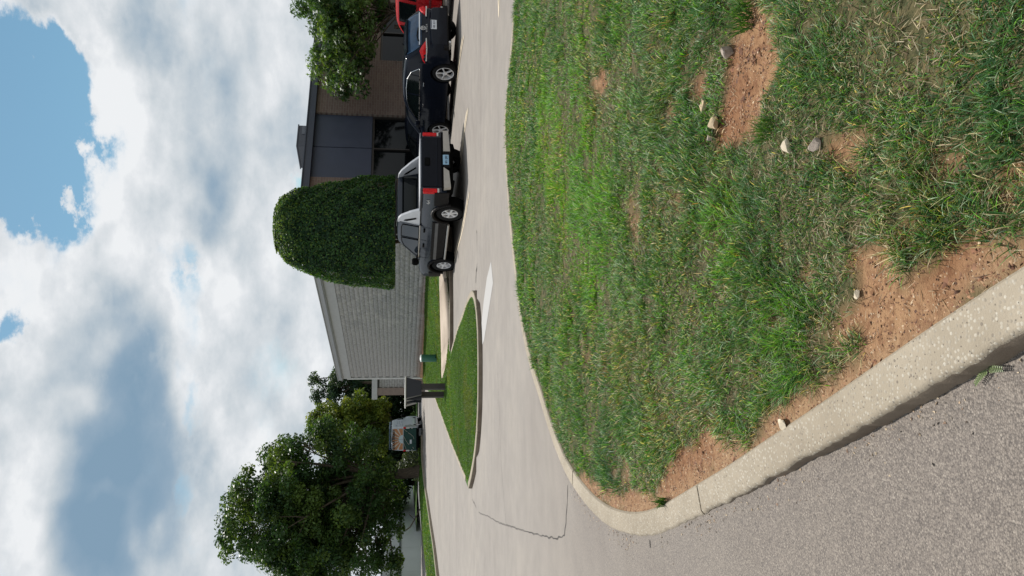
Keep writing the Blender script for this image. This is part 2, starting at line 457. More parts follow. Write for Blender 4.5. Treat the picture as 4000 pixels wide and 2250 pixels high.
def m_block():
    m, T = mat_new('split_face_block')
    tcn = T.new('ShaderNodeTexCoord'); oi = T.new('ShaderNodeObjectInfo')
    g = T.new('ShaderNodeNewGeometry'); P = g.outputs['Position']
    f, _ = T.noise(P, 14, 6, .7); n, _ = T.noise(P, .7, 4, .6)
    v, _ = T.noise(P, 2.7, 1, .5)
    col = T.mix(T.smooth(f, .3, .7), (.31, .30, .295), (.44, .43, .42))
    col = T.mix(1.0, col, T.ramp(T.math('MULTIPLY_ADD', oi.outputs['Random'], .5, T.math('MULTIPLY', n, .5)), [(.2, (.84, .85, .86)), (.8, (1.10, 1.09, 1.07))]), 'MULTIPLY')
    sp = T.new('ShaderNodeSeparateXYZ'); T.link(P, sp.inputs[0])
    # red soil splashed on the lowest courses
    dirt = T.smooth(T.math('MULTIPLY_ADD', n, .55, sp.outputs[2]), .75, 1.25, .75, 0)
    col = T.mix(dirt, col, (.27, .165, .11))
    finish(T, principled(T, col, .9, 0, T.bump(f, 1.0, .03), spec=.2)); return m
def m_brick():
    m, T = mat_new('brick')
    tcn = T.new('ShaderNodeTexCoord'); sp = T.new('ShaderNodeSeparateXYZ'); T.link(tcn.outputs['Object'], sp.inputs[0])
    cb = T.new('ShaderNodeCombineXYZ'); T.link(sp.outputs[0], cb.inputs[0]); T.link(sp.outputs[2], cb.inputs[1])
    b = T.new('ShaderNodeTexBrick'); T.link(cb.outputs[0], b.inputs['Vector'])
    b.inputs['Scale'].default_value = 1.0; b.inputs['Brick Width'].default_value = .305; b.inputs['Row Height'].default_value = .10
    b.inputs['Mortar Size'].default_value = .009; b.inputs['Mortar Smooth'].default_value = .3; b.inputs['Bias'].default_value = -.2
    b.inputs['Color1'].default_value = (.165, .120, .100, 1); b.inputs['Color2'].default_value = (.205, .155, .128, 1); b.inputs['Mortar'].default_value = (.25, .215, .185, 1)
    f, _ = T.noise(tcn.outputs['Object'], 20, 5, .7); n, _ = T.noise(tcn.outputs['Object'], .5, 4, .6)
    col = T.mix(1.0, b.outputs[0], T.ramp(n, [(.3, (.8, .8, .82)), (.7, (1.15, 1.1, 1.05))]), 'MULTIPLY')
    h = T.math('SUBTRACT', T.math('MULTIPLY', f, .3), b.outputs['Fac'])
    finish(T, principled(T, col, .88, 0, T.bump(h, .8, .012), spec=.2)); return m

M = {}
M['asphalt'] = m_asphalt()
M['darkasphalt'] = simple('fresh_dark_asphalt', (.06, .058, .06), .75, var=.25, scale=.5)  # shade on the far lot painted as a darker surface
M['curb'] = m_concrete('curb_concrete', (.275, .235, .18), (.345, .298, .232), 1.0)
M['curbface'] = m_concrete('curb_face', (.25, .21, .165), (.36, .31, .25), 1.0)
M['curbstain'] = m_concrete('mud_stained_curb_face', (.14, .108, .08), (.22, .18, .138), 1.0, False)  # mud stain and the shade of the face, both put into the colour
M['walk'] = m_concrete('sidewalk_concrete', (.40, .33, .265), (.46, .385, .315), 1.0, False)
M['soil'] = m_soil()
M['blade'] = m_leaf('grass_blade', .38, rough=.5, spec=.28)
M['leaf'] = m_leaf('leaf', .45)
M['hedgeleaf'] = m_leaf('hedge_leaf', .50, spec=.4)
M['bark'] = m_bark('bark', (.10, .08, .06))
M['lawn'] = m_grassland('lawn', (.045, .10, .020), (.065, .13, .026), (.09, .16, .035))
M['field'] = m_grassland('field', (.05, .085, .025), (.07, .11, .03), (.11, .14, .05))
M['block'] = m_block(); M['brick'] = m_brick()
M['mortar'] = simple('mortar', (.075, .073, .072), .95)
M['smoothgray'] = simple('smooth_painted_concrete', (.40, .40, .40), .7, var=.06)
M['trimgray'] = simple('gray_metal_trim', (.33, .335, .34), .5, var=.05)
M['fascia'] = simple('dark_blue_fascia', (.035, .043, .065), .45, var=.1)
M['panel'] = simple('slate_panel', (.045, .056, .088), .55, var=.08, scale=2)
M['glassdark'] = simple('dark_window_glass', (.004, .005, .006), .06, var=.1, spec=.25)
M['frame'] = simple('bronze_frame', (.03, .025, .022), .4)
M['hvac'] = simple('rooftop_unit_metal', (.055, .06, .075), .5, scale=3)
M['black'] = simple('black_paint', (.006, .008, .014), .14, var=.05, spec=.16)
M['slate'] = simple('dark_slate_paint', (.010, .016, .027), .17, var=.08, spec=.55)  # black paint with the sky's blue reflection put into its colour
M['cladding'] = simple('black_plastic_cladding', (.007, .006, .006), .55, var=.2, scale=8, spec=.15)
M['sail'] = simple('pale_gray_plastic', (.47, .48, .50), .45, var=.05)
M['chrome'] = simple('chrome', (.62, .62, .62), .14, 1.0, var=.04)
M['alloy'] = simple('silver_alloy', (.70, .70, .71), .35, .25, var=.05)
M['rubber'] = simple('tire_rubber', (.010, .010, .010), .85, var=.2, spec=.15)
M['dark'] = simple('underbody_black', (.004, .004, .004), .9, spec=.1)
M['carglass'] = simple('car_glass', (.004, .006, .007), .05, var=.05, spec=.30)
M['blueglass'] = simple('blue_tinted_car_glass', (.030, .065, .120), .14, var=.2, spec=.45)
M['slateglass'] = simple('slate_tinted_car_glass', (.020, .027, .036), .05, var=.05, spec=.5)
M['red'] = simple('red_paint', (.40, .010, .014), .28, var=.06, coat=.25)
M['taillight'] = simple('red_lamp_lens', (.60, .006, .010), .2, var=.25, scale=30, spec=.3)
M['clearlens'] = simple('clear_lamp_lens', (.55, .55, .52), .15, var=.15, scale=30, coat=1.0)
M['bumper'] = simple('pale_bumper_metal', (.42, .40, .36), .38, .25, var=.06)
M['plate'] = simple('license_plate', (.62, .66, .70), .4, var=.04)
M['plateblue'] = simple('blue_license_plate', (.30, .50, .66), .4, var=.04)
M['ink'] = simple('dark_ink', (.02, .025, .06), .5)
M['inkblack'] = simple('black_ink', (.03, .02, .015), .5)
M['badge'] = simple('silver_badge', (.62, .62, .62), .3, .3)
M['vanwhite'] = simple('van_pale_blue_white', (.50, .56, .62), .3, var=.04, coat=.6)
M['vangreen'] = simple('van_dark_green', (.006, .050, .040), .3, var=.06, spec=.3)
M['orange'] = simple('faded_orange_graphic', (.50, .22, .09), .4, var=.1)
M['tan'] = simple('tan_graphic', (.46, .36, .26), .4, var=.05)
M['rayc'] = simple('cream_graphic', (.62, .58, .50), .4, var=.03)
M['sunpale'] = simple('pale_blue_graphic', (.50, .62, .66), .4, var=.03)
M['lettgray'] = simple('gray_lettering', (.25, .30, .36), .5)
M['bluegray'] = simple('blue_gray_metal', (.10, .16, .22), .5)
M['pedestal'] = simple('green_pedestal_plastic', (.045, .16, .115), .45, var=.08)
M['pedcap'] = simple('pale_pedestal_cap', (.62, .68, .66), .4, var=.03)
M['signdark'] = simple('sign_dark_metal', (.017, .018, .026), .4, var=.1)
M['signgray'] = simple('sign_gray_metal', (.22, .21, .20), .5, var=.06)
M['signpale'] = simple('sign_pale_edge', (.66, .64, .60), .45, var=.04)
M['postbrown'] = simple('dark_post', (.045, .038, .034), .6, var=.15)
M['whitewall'] = simple('pale_tilt_up_panel', (.76, .76, .82), .7, var=.04, scale=.4)
M['bandgray'] = simple('gray_wall_band', (.19, .20, .22), .6)
M['brownmetal'] = simple('brown_metal_siding', (.20, .15, .125), .6)
M['linepaint'] = simple('worn_yellow_paint', (.56, .47, .34), .7, var=.12, scale=14)
M['whitepaint'] = simple('white_road_paint', (.335, .325, .315), .7, var=.05, scale=10)
M['crack'] = simple('crack', (.035, .03, .027), .95)
M['rockgray'] = simple('gray_brown_stone', (.34, .28, .23), .85, var=.25, scale=25, bump=.01)
M['rocktan'] = simple('tan_stone', (.46, .35, .22), .85, var=.2, scale=25, bump=.01)
M['rockpale'] = simple('pale_stone', (.54, .46, .34), .85, var=.18, scale=25, bump=.01)
M['wire'] = simple('wire', (.05, .05, .05), .6)

# ------------------------------------------------------------------ polygon tools
def inside(poly, x, y):
    poly = np.asarray(poly); x = np.asarray(x, float); y = np.asarray(y, float)
    c = np.zeros(x.shape, bool); n = len(poly)
    for i in range(n):
        x1, y1 = poly[i]; x2, y2 = poly[(i + 1) % n]
        cond = ((y1 > y) != (y2 > y)) & (x < (x2 - x1) * (y - y1) / (y2 - y1 + 1e-12) + x1)
        c ^= cond
    return c
def dist_poly(line, x, y, closed=False):
    x = np.asarray(x, float); y = np.asarray(y, float); d = np.full(x.shape, 1e9)
    n = len(line); rng = n if closed else n - 1
    for i in range(rng):
        ax, ay = line[i]; bx, by = line[(i + 1) % n]
        dx, dy = bx - ax, by - ay; L = dx * dx + dy * dy + 1e-12
        t = np.clip(((x - ax) * dx + (y - ay) * dy) / L, 0, 1)
        d = np.minimum(d, np.hypot(x - ax - t * dx, y - ay - t * dy))
    return d
def resample(pts, step):
    pts = [Vector(p) for p in pts]; out = [pts[0].copy()]; carry = 0.0
    for i in range(len(pts) - 1):
        a, b = pts[i], pts[i + 1]; L = (b - a).length; d = step - carry
        while d < L:
            out.append(a.lerp(b, d / L)); d += step
        carry = L - (d - step)
    if (out[-1] - pts[-1]).length > step * .3: out.append(pts[-1].copy())
    return out
def smooth_line(pts, it=3):
    pts = [Vector(p) for p in pts]
    for _ in range(it):
        pts = [pts[0]] + [(pts[i - 1] + pts[i] * 2 + pts[i + 1]) / 4 for i in range(1, len(pts) - 1)] + [pts[-1]]
    return pts
def offset_line(pts, d):
    """moves a 2D line to its left by d"""
    out = []
    for i in range(len(pts)):
        a = pts[max(i - 1, 0)]; b = pts[min(i + 1, len(pts) - 1)]
        t = Vector((b[0] - a[0], b[1] - a[1])).normalized()
        out.append(Vector((pts[i][0] - t.y * d, pts[i][1] + t.x * d)))
    return out
def fill(name, poly, zf, res, mat, cover=None, kind='structure', bounds=None, parent=None, smooth=180):
    poly = [(p[0], p[1]) for p in poly]
    P = np.array(poly); x0, y0 = P.min(0); x1, y1 = P.max(0)
    gx, gy = np.meshgrid(np.arange(x0 + res * .37, x1, res), np.arange(y0 + res * .37, y1, res))
    gx = gx.ravel(); gy = gy.ravel()
    k = inside(P, gx, gy) & (dist_poly(poly, gx, gy, True) > res * .35)
    gx, gy = gx[k], gy[k]
    co2 = [Vector(p) for p in poly] + [Vector((a, b)) for a, b in zip(gx, gy)]
    n = len(poly)
    r = mgeo.delaunay_2d_cdt(co2, [(i, (i + 1) % n) for i in range(n)], [list(range(n))], 1, 1e-6)
    v = np.array([(p.x, p.y) for p in r[0]]); f = np.array([t for t in r[2]])
    z = zf(v[:, 0], v[:, 1])
    a = None
    if cover is not None:
        c, g_ = cover(v[:, 0], v[:, 1]); a = {'cover': np.stack([c, g_, c], 1)}
    # faces upward
    A = v[f[:, 1]] - v[f[:, 0]]; B = v[f[:, 2]] - v[f[:, 0]]
    fl = (A[:, 0] * B[:, 1] - A[:, 1] * B[:, 0]) < 0
    f[fl] = f[fl][:, ::-1]
    o = np_mesh(name, np.column_stack([v, z]), f, 3, mat, parent, a, smooth)
    if kind: tag(o, kind=kind)
    return o

# ------------------------------------------------------------------ traced lines on the ground
near_px = [(4000, 1304.7), (3921.6, 1340.6), (3866, 1366), (3783.5, 1418), (3728, 1452), (3634, 1507), (3535, 1558), (3452, 1612), (3369, 1662.6), (3286.5, 1709.5),
           (3154, 1786.8), (3016, 1858.6), (2900, 1930), (2814.5, 1976), (2757.6, 1999.5), (2680, 2038), (2612.6, 2074.5), (2568, 2092), (2524.6, 2101), (2473, 2100),
           (2395, 2077), (2317.6, 2017.6), (2250, 1929.6), (2203.7, 1852), (2162, 1743), (2131, 1650), (2105.4, 1557), (2082, 1490), (2054.6, 1379),
           (2038, 1302), (2027, 1235), (2018, 1150), (2004, 1020), (1988, 866), (1976, 700), (1966, 480), (1984, 290), (1996, 145), (2007, 0), (2040, -330), (2085, -700)]
CT = .14
outer = [gp(ix, iy, CT) for ix, iy in near_px]
outer = [Vector((p.x, p.y)) for p in outer]
d0 = (outer[0] - outer[3]).normalized()
outer = [outer[0] + d0 * 6.0, outer[0] + d0 * 2.0] + outer
outer = smooth_line(resample(outer, .12), 6)
CURBW = .155
inner = offset_line(outer, -CURBW)      # lawn lies to the right of the direction of travel
o_close = [(14, outer[-1].y - 1), (14, -4), (2.0, -5)]
lawn_poly = [tuple(p) for p in inner] + o_close

def px_poly(pts, dz=.14):
    return [tuple(gp(ix * 1.5528, iy * 1.5528, dz).xy) for ix, iy in pts]
# bare soil, traced from the picture (2576 x 1449 pixels)
DIRT = [px_poly(q) for q in [
    [(1815, 400), (1800, 330), (1835, 270), (1840, 190), (1850, 120), (1862, 60), (1880, 10), (1915, -10), (1925, 50), (1960, 60), (1985, 90), (1965, 150), (1948, 230), (1935, 290), (1905, 330), (1870, 340), (1850, 380), (1825, 410)],
    [(2062, 350), (2075, 300), (2098, 285), (2110, 310), (2150, 312), (2175, 330), (2150, 370), (2130, 420), (2105, 445), (2085, 410)],
    [(2135, 640), (2165, 630), (2205, 600), (2240, 610), (2245, 650), (2230, 690), (2290, 720), (2360, 690), (2400, 650), (2470, 610), (2545, 580), (2620, 540), (2620, 640), (2450, 760), (2330, 830), (2240, 890), (2180, 930), (2150, 930), (2165, 860), (2135, 800), (2150, 740)],
    [(2250, 860), (2160, 925), (2110, 950), (2060, 980), (2050, 1020), (2000, 1045), (1990, 1060), (2060, 1040), (2200, 940), (2330, 850), (2300, 830)],
    [(1700, 1110), (1760, 1100), (1850, 1095), (1890, 1080), (1960, 1075), (1985, 1065), (1930, 1110), (1830, 1165), (1770, 1205), (1700, 1250), (1640, 1290), (1560, 1290), (1500, 1265), (1460, 1220), (1437, 1180), (1470, 1195), (1530, 1235), (1590, 1215), (1640, 1235), (1670, 1180), (1680, 1140)],
    [(1690, 280), (1715, 240), (1745, 260), (1735, 300), (1705, 300)],
    [(1715, 480), (1745, 480), (1750, 520), (1725, 515)],
    [(2260, 560), (2300, 550), (2310, 590), (2270, 600)],
    [(1500, 190), (1530, 160), (1545, 220), (1520, 240)],
]]
DRY = [px_poly(q) for q in [
    [(1480, 190), (1490, 150), (1600, 170), (1570, 330), (1500, 300)],
    [(1650, 90), (1700, 60), (1710, 220), (1680, 240), (1660, 150)],
    [(1670, 520), (1710, 430), (1740, 470), (1750, 560), (1700, 600)],
    [(1370, 330), (1440, 300), (1450, 430), (1400, 420)],
    [(2280, 120), (2400, 60), (2480, 100), (2400, 300), (2440, 480), (2350, 520), (2290, 400), (2330, 260)],
    [(2210, 560), (2330, 520), (2420, 560), (2300, 640)],
    [(1560, 820), (1620, 800), (1640, 900), (1580, 980), (1540, 900)],
    [(1640, 980), (1780, 960), (1800, 1060), (1700, 1110), (1640, 1080)],
]]
VIVID = [px_poly(q) for q in [
    [(1370, 270), (1390, 200), (1430, 250), (1500, 330), (1560, 420), (1560, 560), (1480, 620), (1440, 560), (1400, 480), (1370, 380)],
    [(1440, 520), (1520, 540), (1560, 640), (1540, 800), (1480, 760), (1450, 640)],
    [(1940, 820), (1990, 790), (2000, 880), (1960, 900)],
    [(1790, 540), (1850, 560), (1850, 640), (1800, 600)],
    [(1880, 20), (1925, 0), (1930, 60), (1890, 50)],
    [(1440, 180), (1480, 200), (1510, 330), (1460, 300)],
]]
def soft(polys, x, y, w):
    r = np.zeros(np.shape(x))
    for p in polys:
        ins = inside(p, x, y); d = dist_poly(p, x, y, True)
        r = np.maximum(r, np.where(ins, .5 + .5 * np.clip(d / w, 0, 1), .5 - .5 * np.clip(d / w, 0, 1)))
    return r
INN_T = [tuple(p) for p in inner]
def bare(x, y):
    """1 where soil is bare"""
    wx = (fbm(x, y, 6, 4, .65) - .5) * .26; wy = (fbm(x + 9, y + 3, 6, 4, .65) - .5) * .26
    b = soft(DIRT, x + wx, y + wy, .05)
    b = np.clip((b - .38) * 4.0, 0, 1)
    n = fbm(x + 40, y, 2.6, 4, .6)
    b2 = np.clip((n - .66) * 14, 0, 1) * np.clip((7.5 - y) / 4, 0.0, 1)
    d = dist_poly(INN_T, x, y)
    b3 = np.clip((.055 + .34 * (fbm(x, y + 30, 3.2, 3) - .45) - d) / .035, 0, 1) * np.clip((5.4 - y) / .5, 0, 1)
    return np.maximum(np.maximum(b, b2 * .8), b3)
def lawn_h(x, y):
    base = Zr(x, y) + .125
    d = dist_poly([tuple(p) for p in inner], x, y)
    rise = .05 * (1 - np.exp(-d / .9)) + .035 * np.exp(-((y - 7) / 3) ** 2) * (1 - np.exp(-d / .5))
    amp = 1 - np.exp(-d / .25)
    bumps = (fbm(x + 2, y + 5, 13, 2) - .5) * .03 * bare(x, y) * amp + (fbm(x, y, 1.6, 4) - .5) * .07 * amp + (fbm(x, y, 9, 3) - .5) * .030 * amp
    return base + rise + bumps - bare(x, y) * .022 * amp
def coverf(x, y):
    d = dist_poly(INN_T, x, y)
    sand = np.clip((.12 + .16 * (fbm(x + 4, y, 3, 3) - .5) - d) / .12, 0, 1)
    return np.clip(1 - bare(x, y) * 1.2, 0, 1) ** .7, sand

OUT_T = [tuple(p) for p in outer]
def curb_show(y):
    return np.interp(y, [1.0, 1.7, 2.3, 3.3, 4.4, 6.0, 9.0, 14.0], [.115, .100, .080, .030, .012, .02, .06, .10])
def Zroad(x, y):
    x = np.asarray(x, float); y = np.asarray(y, float)
    d = dist_poly(OUT_T, x, y)
    return Zr(x, y) + (CT - curb_show(y)) * np.exp(-(d / 1.5) ** 1.6) * np.clip((16 - y) / 4, 0, 1) * np.clip((8 - x) / 3, 0, 1) + (fbm(x, y, .7, 3) - .5) * .02 * np.clip((14 - y) / 4, 0, 1)
# ground out to the horizon, road sheet, lawns
gnd = [(-600, -60), (600, -60), (600, 900), (-600, 900)]
o = fill('ground', gnd, lambda x, y: np.full(np.shape(x), -1.1), 120, M['field'])
road_poly = [(-75, -14), (60, -14), (60, 66.5), (5, 67.5), (-12, 68), (-75, 67)]
fill('road', road_poly, lambda x, y: Zr(x, y) - .004, 1.2, M['asphalt'])
nr_poly = [(-13, -6), (3.0, -6), (3.0, 1.0), (1.5, 3.0), (4.2, 10.5), (14, 10.5), (14, 17), (-13, 17)]
fill('road', nr_poly, lambda x, y: Zroad(x, y) + .002, .28, M['asphalt'])
lawn = fill('lawn', lawn_poly, lawn_h, .066, M['soil'], coverf)

# ------------------------------------------------------------------ curbs
def curb_run(root, pts2, zf, w, ht, cuts, mat, side=-1, base=.25, jit=.0035, seedo=0, round_r=.02):
    """pieces of a cast curb along pts2 (the road side edge); cuts are the arc lengths of the joints"""
    pts = [Vector((p[0], p[1])) for p in pts2]
    L = [0.0]
    for i in range(1, len(pts)): L.append(L[-1] + (pts[i] - pts[i - 1]).length)
    inn = offset_line(pts, w * side)
    prof = [(0.0, -base), (-.002, ht * .45), (.003, ht - round_r), (.008, ht - .008), (.020, ht), (w - .012, ht + .002), (w, ht - .010), (w, -base)]
    edges = [0.0] + [c for c in cuts if c < L[-1] - .2] + [L[-1]]
    rs = random.Random(seedo)
    for a, b in zip(edges[:-1], edges[1:]):
        g = .009
        S = [a + g] + [l for l in L if a + g + .01 < l < b - g - .01] + [b - g]
        def at(s):
            for i in range(len(L) - 1):
                if L[i + 1] >= s:
                    t = (s - L[i]) / max(L[i + 1] - L[i], 1e-9)
                    return pts[i].lerp(pts[i + 1], t), inn[i].lerp(inn[i + 1], t)
            return pts[-1], inn[-1]
        co = []; dzp = rs.uniform(-jit, jit)
        for s in S:
            p, q = at(s); dr = (q - p) / w
            z0 = float(zf(p.x, p.y)) + dzp
            for (u, h) in prof:
                e = (float(fbm(p.x + u, p.y, 14, 4, .7)) - .5) * .030 if 0 < h < ht + .01 and u < .05 else 0
                xy = p + dr * (u + (e if u < .03 else 0))
                co.append((float(xy.x), float(xy.y), z0 + h + float(e) * .5))
        m = len(prof); F = []; n = len(S)
        for i in range(n - 1):
            for k in range(m - 1):
                F.append((i * m + k, i * m + k + 1, (i + 1) * m + k + 1, (i + 1) * m + k))
        lt = [4] * len(F); ff = [v for f in F for v in f]
        ff += list(range(m))[::-1]; lt.append(m); ff += list(range((n - 1) * m, n * m)); lt.append(m)
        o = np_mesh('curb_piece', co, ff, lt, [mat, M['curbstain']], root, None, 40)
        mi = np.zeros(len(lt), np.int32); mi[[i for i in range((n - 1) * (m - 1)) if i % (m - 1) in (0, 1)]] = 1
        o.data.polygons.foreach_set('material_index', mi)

def arc_near(pts, p):
    s = 0; best = (1e9, 0)
    for i in range(1, len(pts)):
        s += (pts[i] - pts[i - 1]).length
        d = (pts[i] - p).length
        if d < best[0]: best = (d, s)
    return best[1]
fine_outer = resample(outer, .025)
c0 = empty('curb'); tag(c0, kind='structure')
cuts = [3.2, arc_near(fine_outer, gp(2740, 2003, CT).xy), arc_near(fine_outer, gp(2236, 1895, CT).xy)]
base_s = cuts[-1]
cuts += [base_s + 3.1 * k for k in range(1, 9)]
curb_run(c0, fine_outer, Zr, CURBW, CT, cuts, M['curb'], seedo=3)

# peninsula and building side lawn
pen_near = [(1829, 1909), (1833, 1897), (1845, 1840), (1855, 1780), (1862, 1704), (1868, 1610), (1869, 1500), (1869, 1360), (1867, 1270), (1862, 1205), (1857, 1165), (1851, 1140), (1845, 1131),
            (1838, 1134), (1829, 1155), (1821, 1174), (1807, 1221), (1790, 1264), (1771.5, 1330), (1762, 1366)]
pen = [Vector(gp(ix, iy, .09).xy) for ix, iy in pen_near]
walk_px = [(1758.5, 1372), (1759, 1205), (1756.5, 1059)]
wk = [Vector(gp(ix, iy, .10).xy) for ix, iy in walk_px]
wdir = (wk[2] - wk[0]).normalized()
wk.append(wk[2] + wdir * 1.2)
vdir = Vector((.91, .415)); wk.append(wk[3] + vdir * 16)
left_px = [(1652, 1447), (1660, 1480), (1668, 1500), (1696, 1563), (1719, 1628), (1742, 1696), (1772, 1780), (1802, 1859), (1812, 1882)]
lf = [Vector(gp(ix, iy, .13).xy) for ix, iy in left_px]
pen_s = smooth_line(resample(pen, .35), 2)
lf_s = smooth_line(resample(lf, .6), 2)
wall_far = lf_s[0]
back = [Vector((20, 38)), Vector((20, wk[-1].y))]
b_poly = [tuple(p) for p in pen_s] + [tuple(p) for p in resample(wk, 1.0)] + [tuple(p) for p in back] + [(-3.0, 60)] + [tuple(p) for p in lf_s]
b_poly_in = b_poly
far_px = [(1727, 1497), (1724, 1440), (1723, 1360), (1719, 1205), (1716, 1070)]
fw_ = [Vector(gp(ix, iy, 0.02, Zb).xy) for ix, iy in far_px]
fw_.append(fw_[-1] + wdir * .8); fw_.append(fw_[-1] + vdir * 16)
near_in = offset_line(wk, .152)
A0_ = resample([Vector(gp(1733, 1470, .03, Zb).xy)] + near_in, .4); B0_ = resample(fw_, .4)
NS = 12
def far_hit(p, n):
    best = None
    for a, b in zip(fw_[:-1], fw_[1:]):
        e = b - a; den = n.x * e.y - n.y * e.x
        if abs(den) < 1e-9: continue
        w = a - p; t = (w.x * e.y - w.y * e.x) / den; u = (w.x * n.y - w.y * n.x) / den
        if t > .05 and -.001 <= u <= 1.001 and (best is None or t < best): best = t
    return None if best is None else p + n * best
A_ = [A0_[int(round(i * (len(A0_) - 1) / NS))] for i in range(NS + 1)]; nv = Vector((-wdir.y, wdir.x)).normalized(); nv = nv if nv.y > 0 else -nv
B_ = [far_hit(p, nv) for p in A_]
keep_ = [i for i in range(len(A_)) if B_[i] is not None]; A_ = [A_[i] for i in keep_]; B_ = [B_[i] for i in keep_]
WALKP = np.array([tuple(p) for p in A_] + [tuple(p) for p in B_[::-1]])
def pen_h(x, y):
    d = dist_poly(b_poly, x, y, True)
    m = np.clip((26.5 - np.asarray(y)) / 2.0, 0, 1) * np.clip((-np.asarray(x) - 0) / 1, 0, 1)
    wkm = inside(WALKP, x, y) * .14
    return Zb(x, y) - .01 - wkm + (1 - np.exp(-d / .8)) * .05 + (fbm(x, y, .8, 3) - .5) * .05 * (1 - np.exp(-d / .4))
blawn = fill('building_lawn', b_poly, pen_h, .55, M['lawn'])
c1 = empty('curb'); tag(c1, kind='structure')
curb_run(c1, pen_s, Zr, .15, .092, [2.9 * k for k in range(1, 12)], M['curb'], side=1, seedo=5)
c2 = empty('curb'); tag(c2, kind='structure')
curb_run(c2, resample(wk, .8), Zr, .15, .12, [3.0 * k for k in range(1, 9)], M['curb'], side=1, seedo=6)
c3 = empty('curb'); tag(c3, kind='structure')
curb_run(c3, lf_s, Zr, .15, .09, [3.0 * k for k in range(1, 15)], M['curb'], side=1, seedo=7)
# sidewalk slabs
walk = empty('sidewalk'); tag(walk, kind='structure')
nn = min(len(A_), len(B_))
for i in range(nn - 1):
    g = .004
    a0, a1 = A_[i].lerp(A_[i + 1], g), A_[i].lerp(A_[i + 1], 1 - g)
    b0, b1 = B_[i].lerp(B_[i + 1], g), B_[i].lerp(B_[i + 1], 1 - g)
    co = []; N = 4
    for t in range(N + 1):
        for (p, q) in ((a0, b0), (a1, b1)):
            v = p.lerp(q, t / N); co.append((v.x, v.y, float(Zb(v.x, v.y)) + .03))
    top = len(co); co += [(x, y, z - .2) for x, y, z in co]
    F = []
    for t in range(N):
        k = 2 * t
        F.append((k, k + 1, k + 3, k + 2)); F.append((k, k + 2, k + 2 + top, k + top)); F.append((k + 1, k + 1 + top, k + 3 + top, k + 3))
    F.append((0, top, top + 1, 1)); F.append((2 * N, 2 * N + 1, 2 * N + 1 + top, 2 * N + top))
    np_mesh('slab', co, [v for f in F for v in f], 4, M['walk'], walk)

# far left verge with its curb
fl_px = [(1650, 1700), (1650, 1785), (1659, 1871), (1673, 1957), (1688, 2061), (1704, 2164), (1714, 2250), (1740, 2450), (1790, 2750)]
fl = [Vector(gp(ix, iy, 0).xy) for ix, iy in fl_px]
fl_s = smooth_line(resample(fl, .8), 2)
verge_poly = [tuple(p) for p in fl_s] + [(-90, fl_s[-1].y), (-90, 120), (-30, 120), (fl_s[0].x - 3.0, fl_s[0].y + 22), (fl_s[0].x - .6, fl_s[0].y + 2)]
def verge_h(x, y):
    d = dist_poly([tuple(p) for p in fl_s], x, y)
    h = Zr(x, y) + .12 + .10 * np.exp(-((d - 2.2) / 1.4) ** 2) - np.clip(d - 3.6, 0, 9) * .16
    return h
fill('verge', verge_poly, verge_h, 1.1, M['lawn'])
c4_ = empty('curb'); tag(c4_, kind='structure')
curb_run(c4_, fl_s, Zr, .16, .13, [3.0 * k for k in range(1, 40)], M['curb'], side=1, seedo=8)
# lot with its shade put into the asphalt colour, and grass beyond the drive
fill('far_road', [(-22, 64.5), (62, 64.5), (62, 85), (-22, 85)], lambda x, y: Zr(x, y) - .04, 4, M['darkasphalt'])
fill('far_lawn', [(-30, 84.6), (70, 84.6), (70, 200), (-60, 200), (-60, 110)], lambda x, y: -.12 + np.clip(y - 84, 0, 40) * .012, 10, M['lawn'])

# ------------------------------------------------------------------ painted lines and cracks
def strip(name, pts, w, mat, dz, parent=None, step=.35, jag=0.0, taper=False):
    pts = resample([Vector(p) for p in pts], step); co = []; F = []
    rs = random.Random(len(pts))
    if jag: pts = [p + Vector((rs.uniform(-jag, jag), rs.uniform(-jag, jag))) for p in pts]
    Lf = offset_line(pts, .5); n = len(pts)
    for i, p in enumerate(pts):
        t = i / (n - 1); ww = w * (min(1, 4 * t, 4 * (1 - t)) if taper else 1) * (rs.uniform(.5, 1.4) if jag else 1)
        d = (Lf[i] - p).normalized() * ww * .5
        for q in (p + d, p - d): co.append((q.x, q.y, float(Zroad(q.x, q.y) if q.y < 17.2 else Zr(q.x, q.y)) + dz))
    for i in range(n - 1): F.append((2 * i, 2 * i + 1, 2 * i + 3, 2 * i + 2))
    return tag(np_mesh(name, co, [v for f in F for v in f], 4, mat, parent), kind='structure')
def g2(ix, iy): return Vector(gp(ix, iy, 0, Zroad).xy)
for pr in [[(1834, 751), (1764, 1079)], [(1826, 778), (1758, 1084)], [(1824, 433), (1800, 602)], [(1829, 425), (1806, 596)],
           [(1812, 141), (1768, 440)], [(1806, 150), (1764, 442)], [(1949, 64), (1945, -60)], [(1949, 64), (1953, -60)]]:
    a, b = g2(*pr[0]), g2(*pr[1]); b = b + (b - a).normalized() * .6
    strip('parking_line', [a, b], .085, M['linepaint'], .006)
wp = [(1919, 1020), (1923, 1062), (1927, 1105), (1909, 1220), (1892, 1330), (1884, 1350), (1879, 1290), (1890, 1180), (1903, 1085), (1912, 1050)]
fill('painted_marking', [tuple(g2(a, b)) for a, b in wp], lambda x, y: Zr(x, y) + .006, .4, M['whitepaint'])
cr = [[(2218, 1890), (2218, 1960), (2212, 2040), (2205, 2085), (2198, 2102), (2170, 2102), (2120, 2094), (2060, 2078), (2010, 2060), (1960, 2046), (1930, 2030), (1905, 2016), (1872, 2003), (1862, 1985), (1845, 1950)],
      [(2540, 2115), (2541, 2135)], [(1978, 2045), (1970, 1960), (1958, 1800), (1951, 1600), (1945, 1450)]]
for k, c in enumerate(cr):
    strip('road_crack', [g2(a, b) for a, b in c], (.014, .010, .008)[k], M['crack'], .0045, step=.09, jag=(.013, .006, .01)[k])
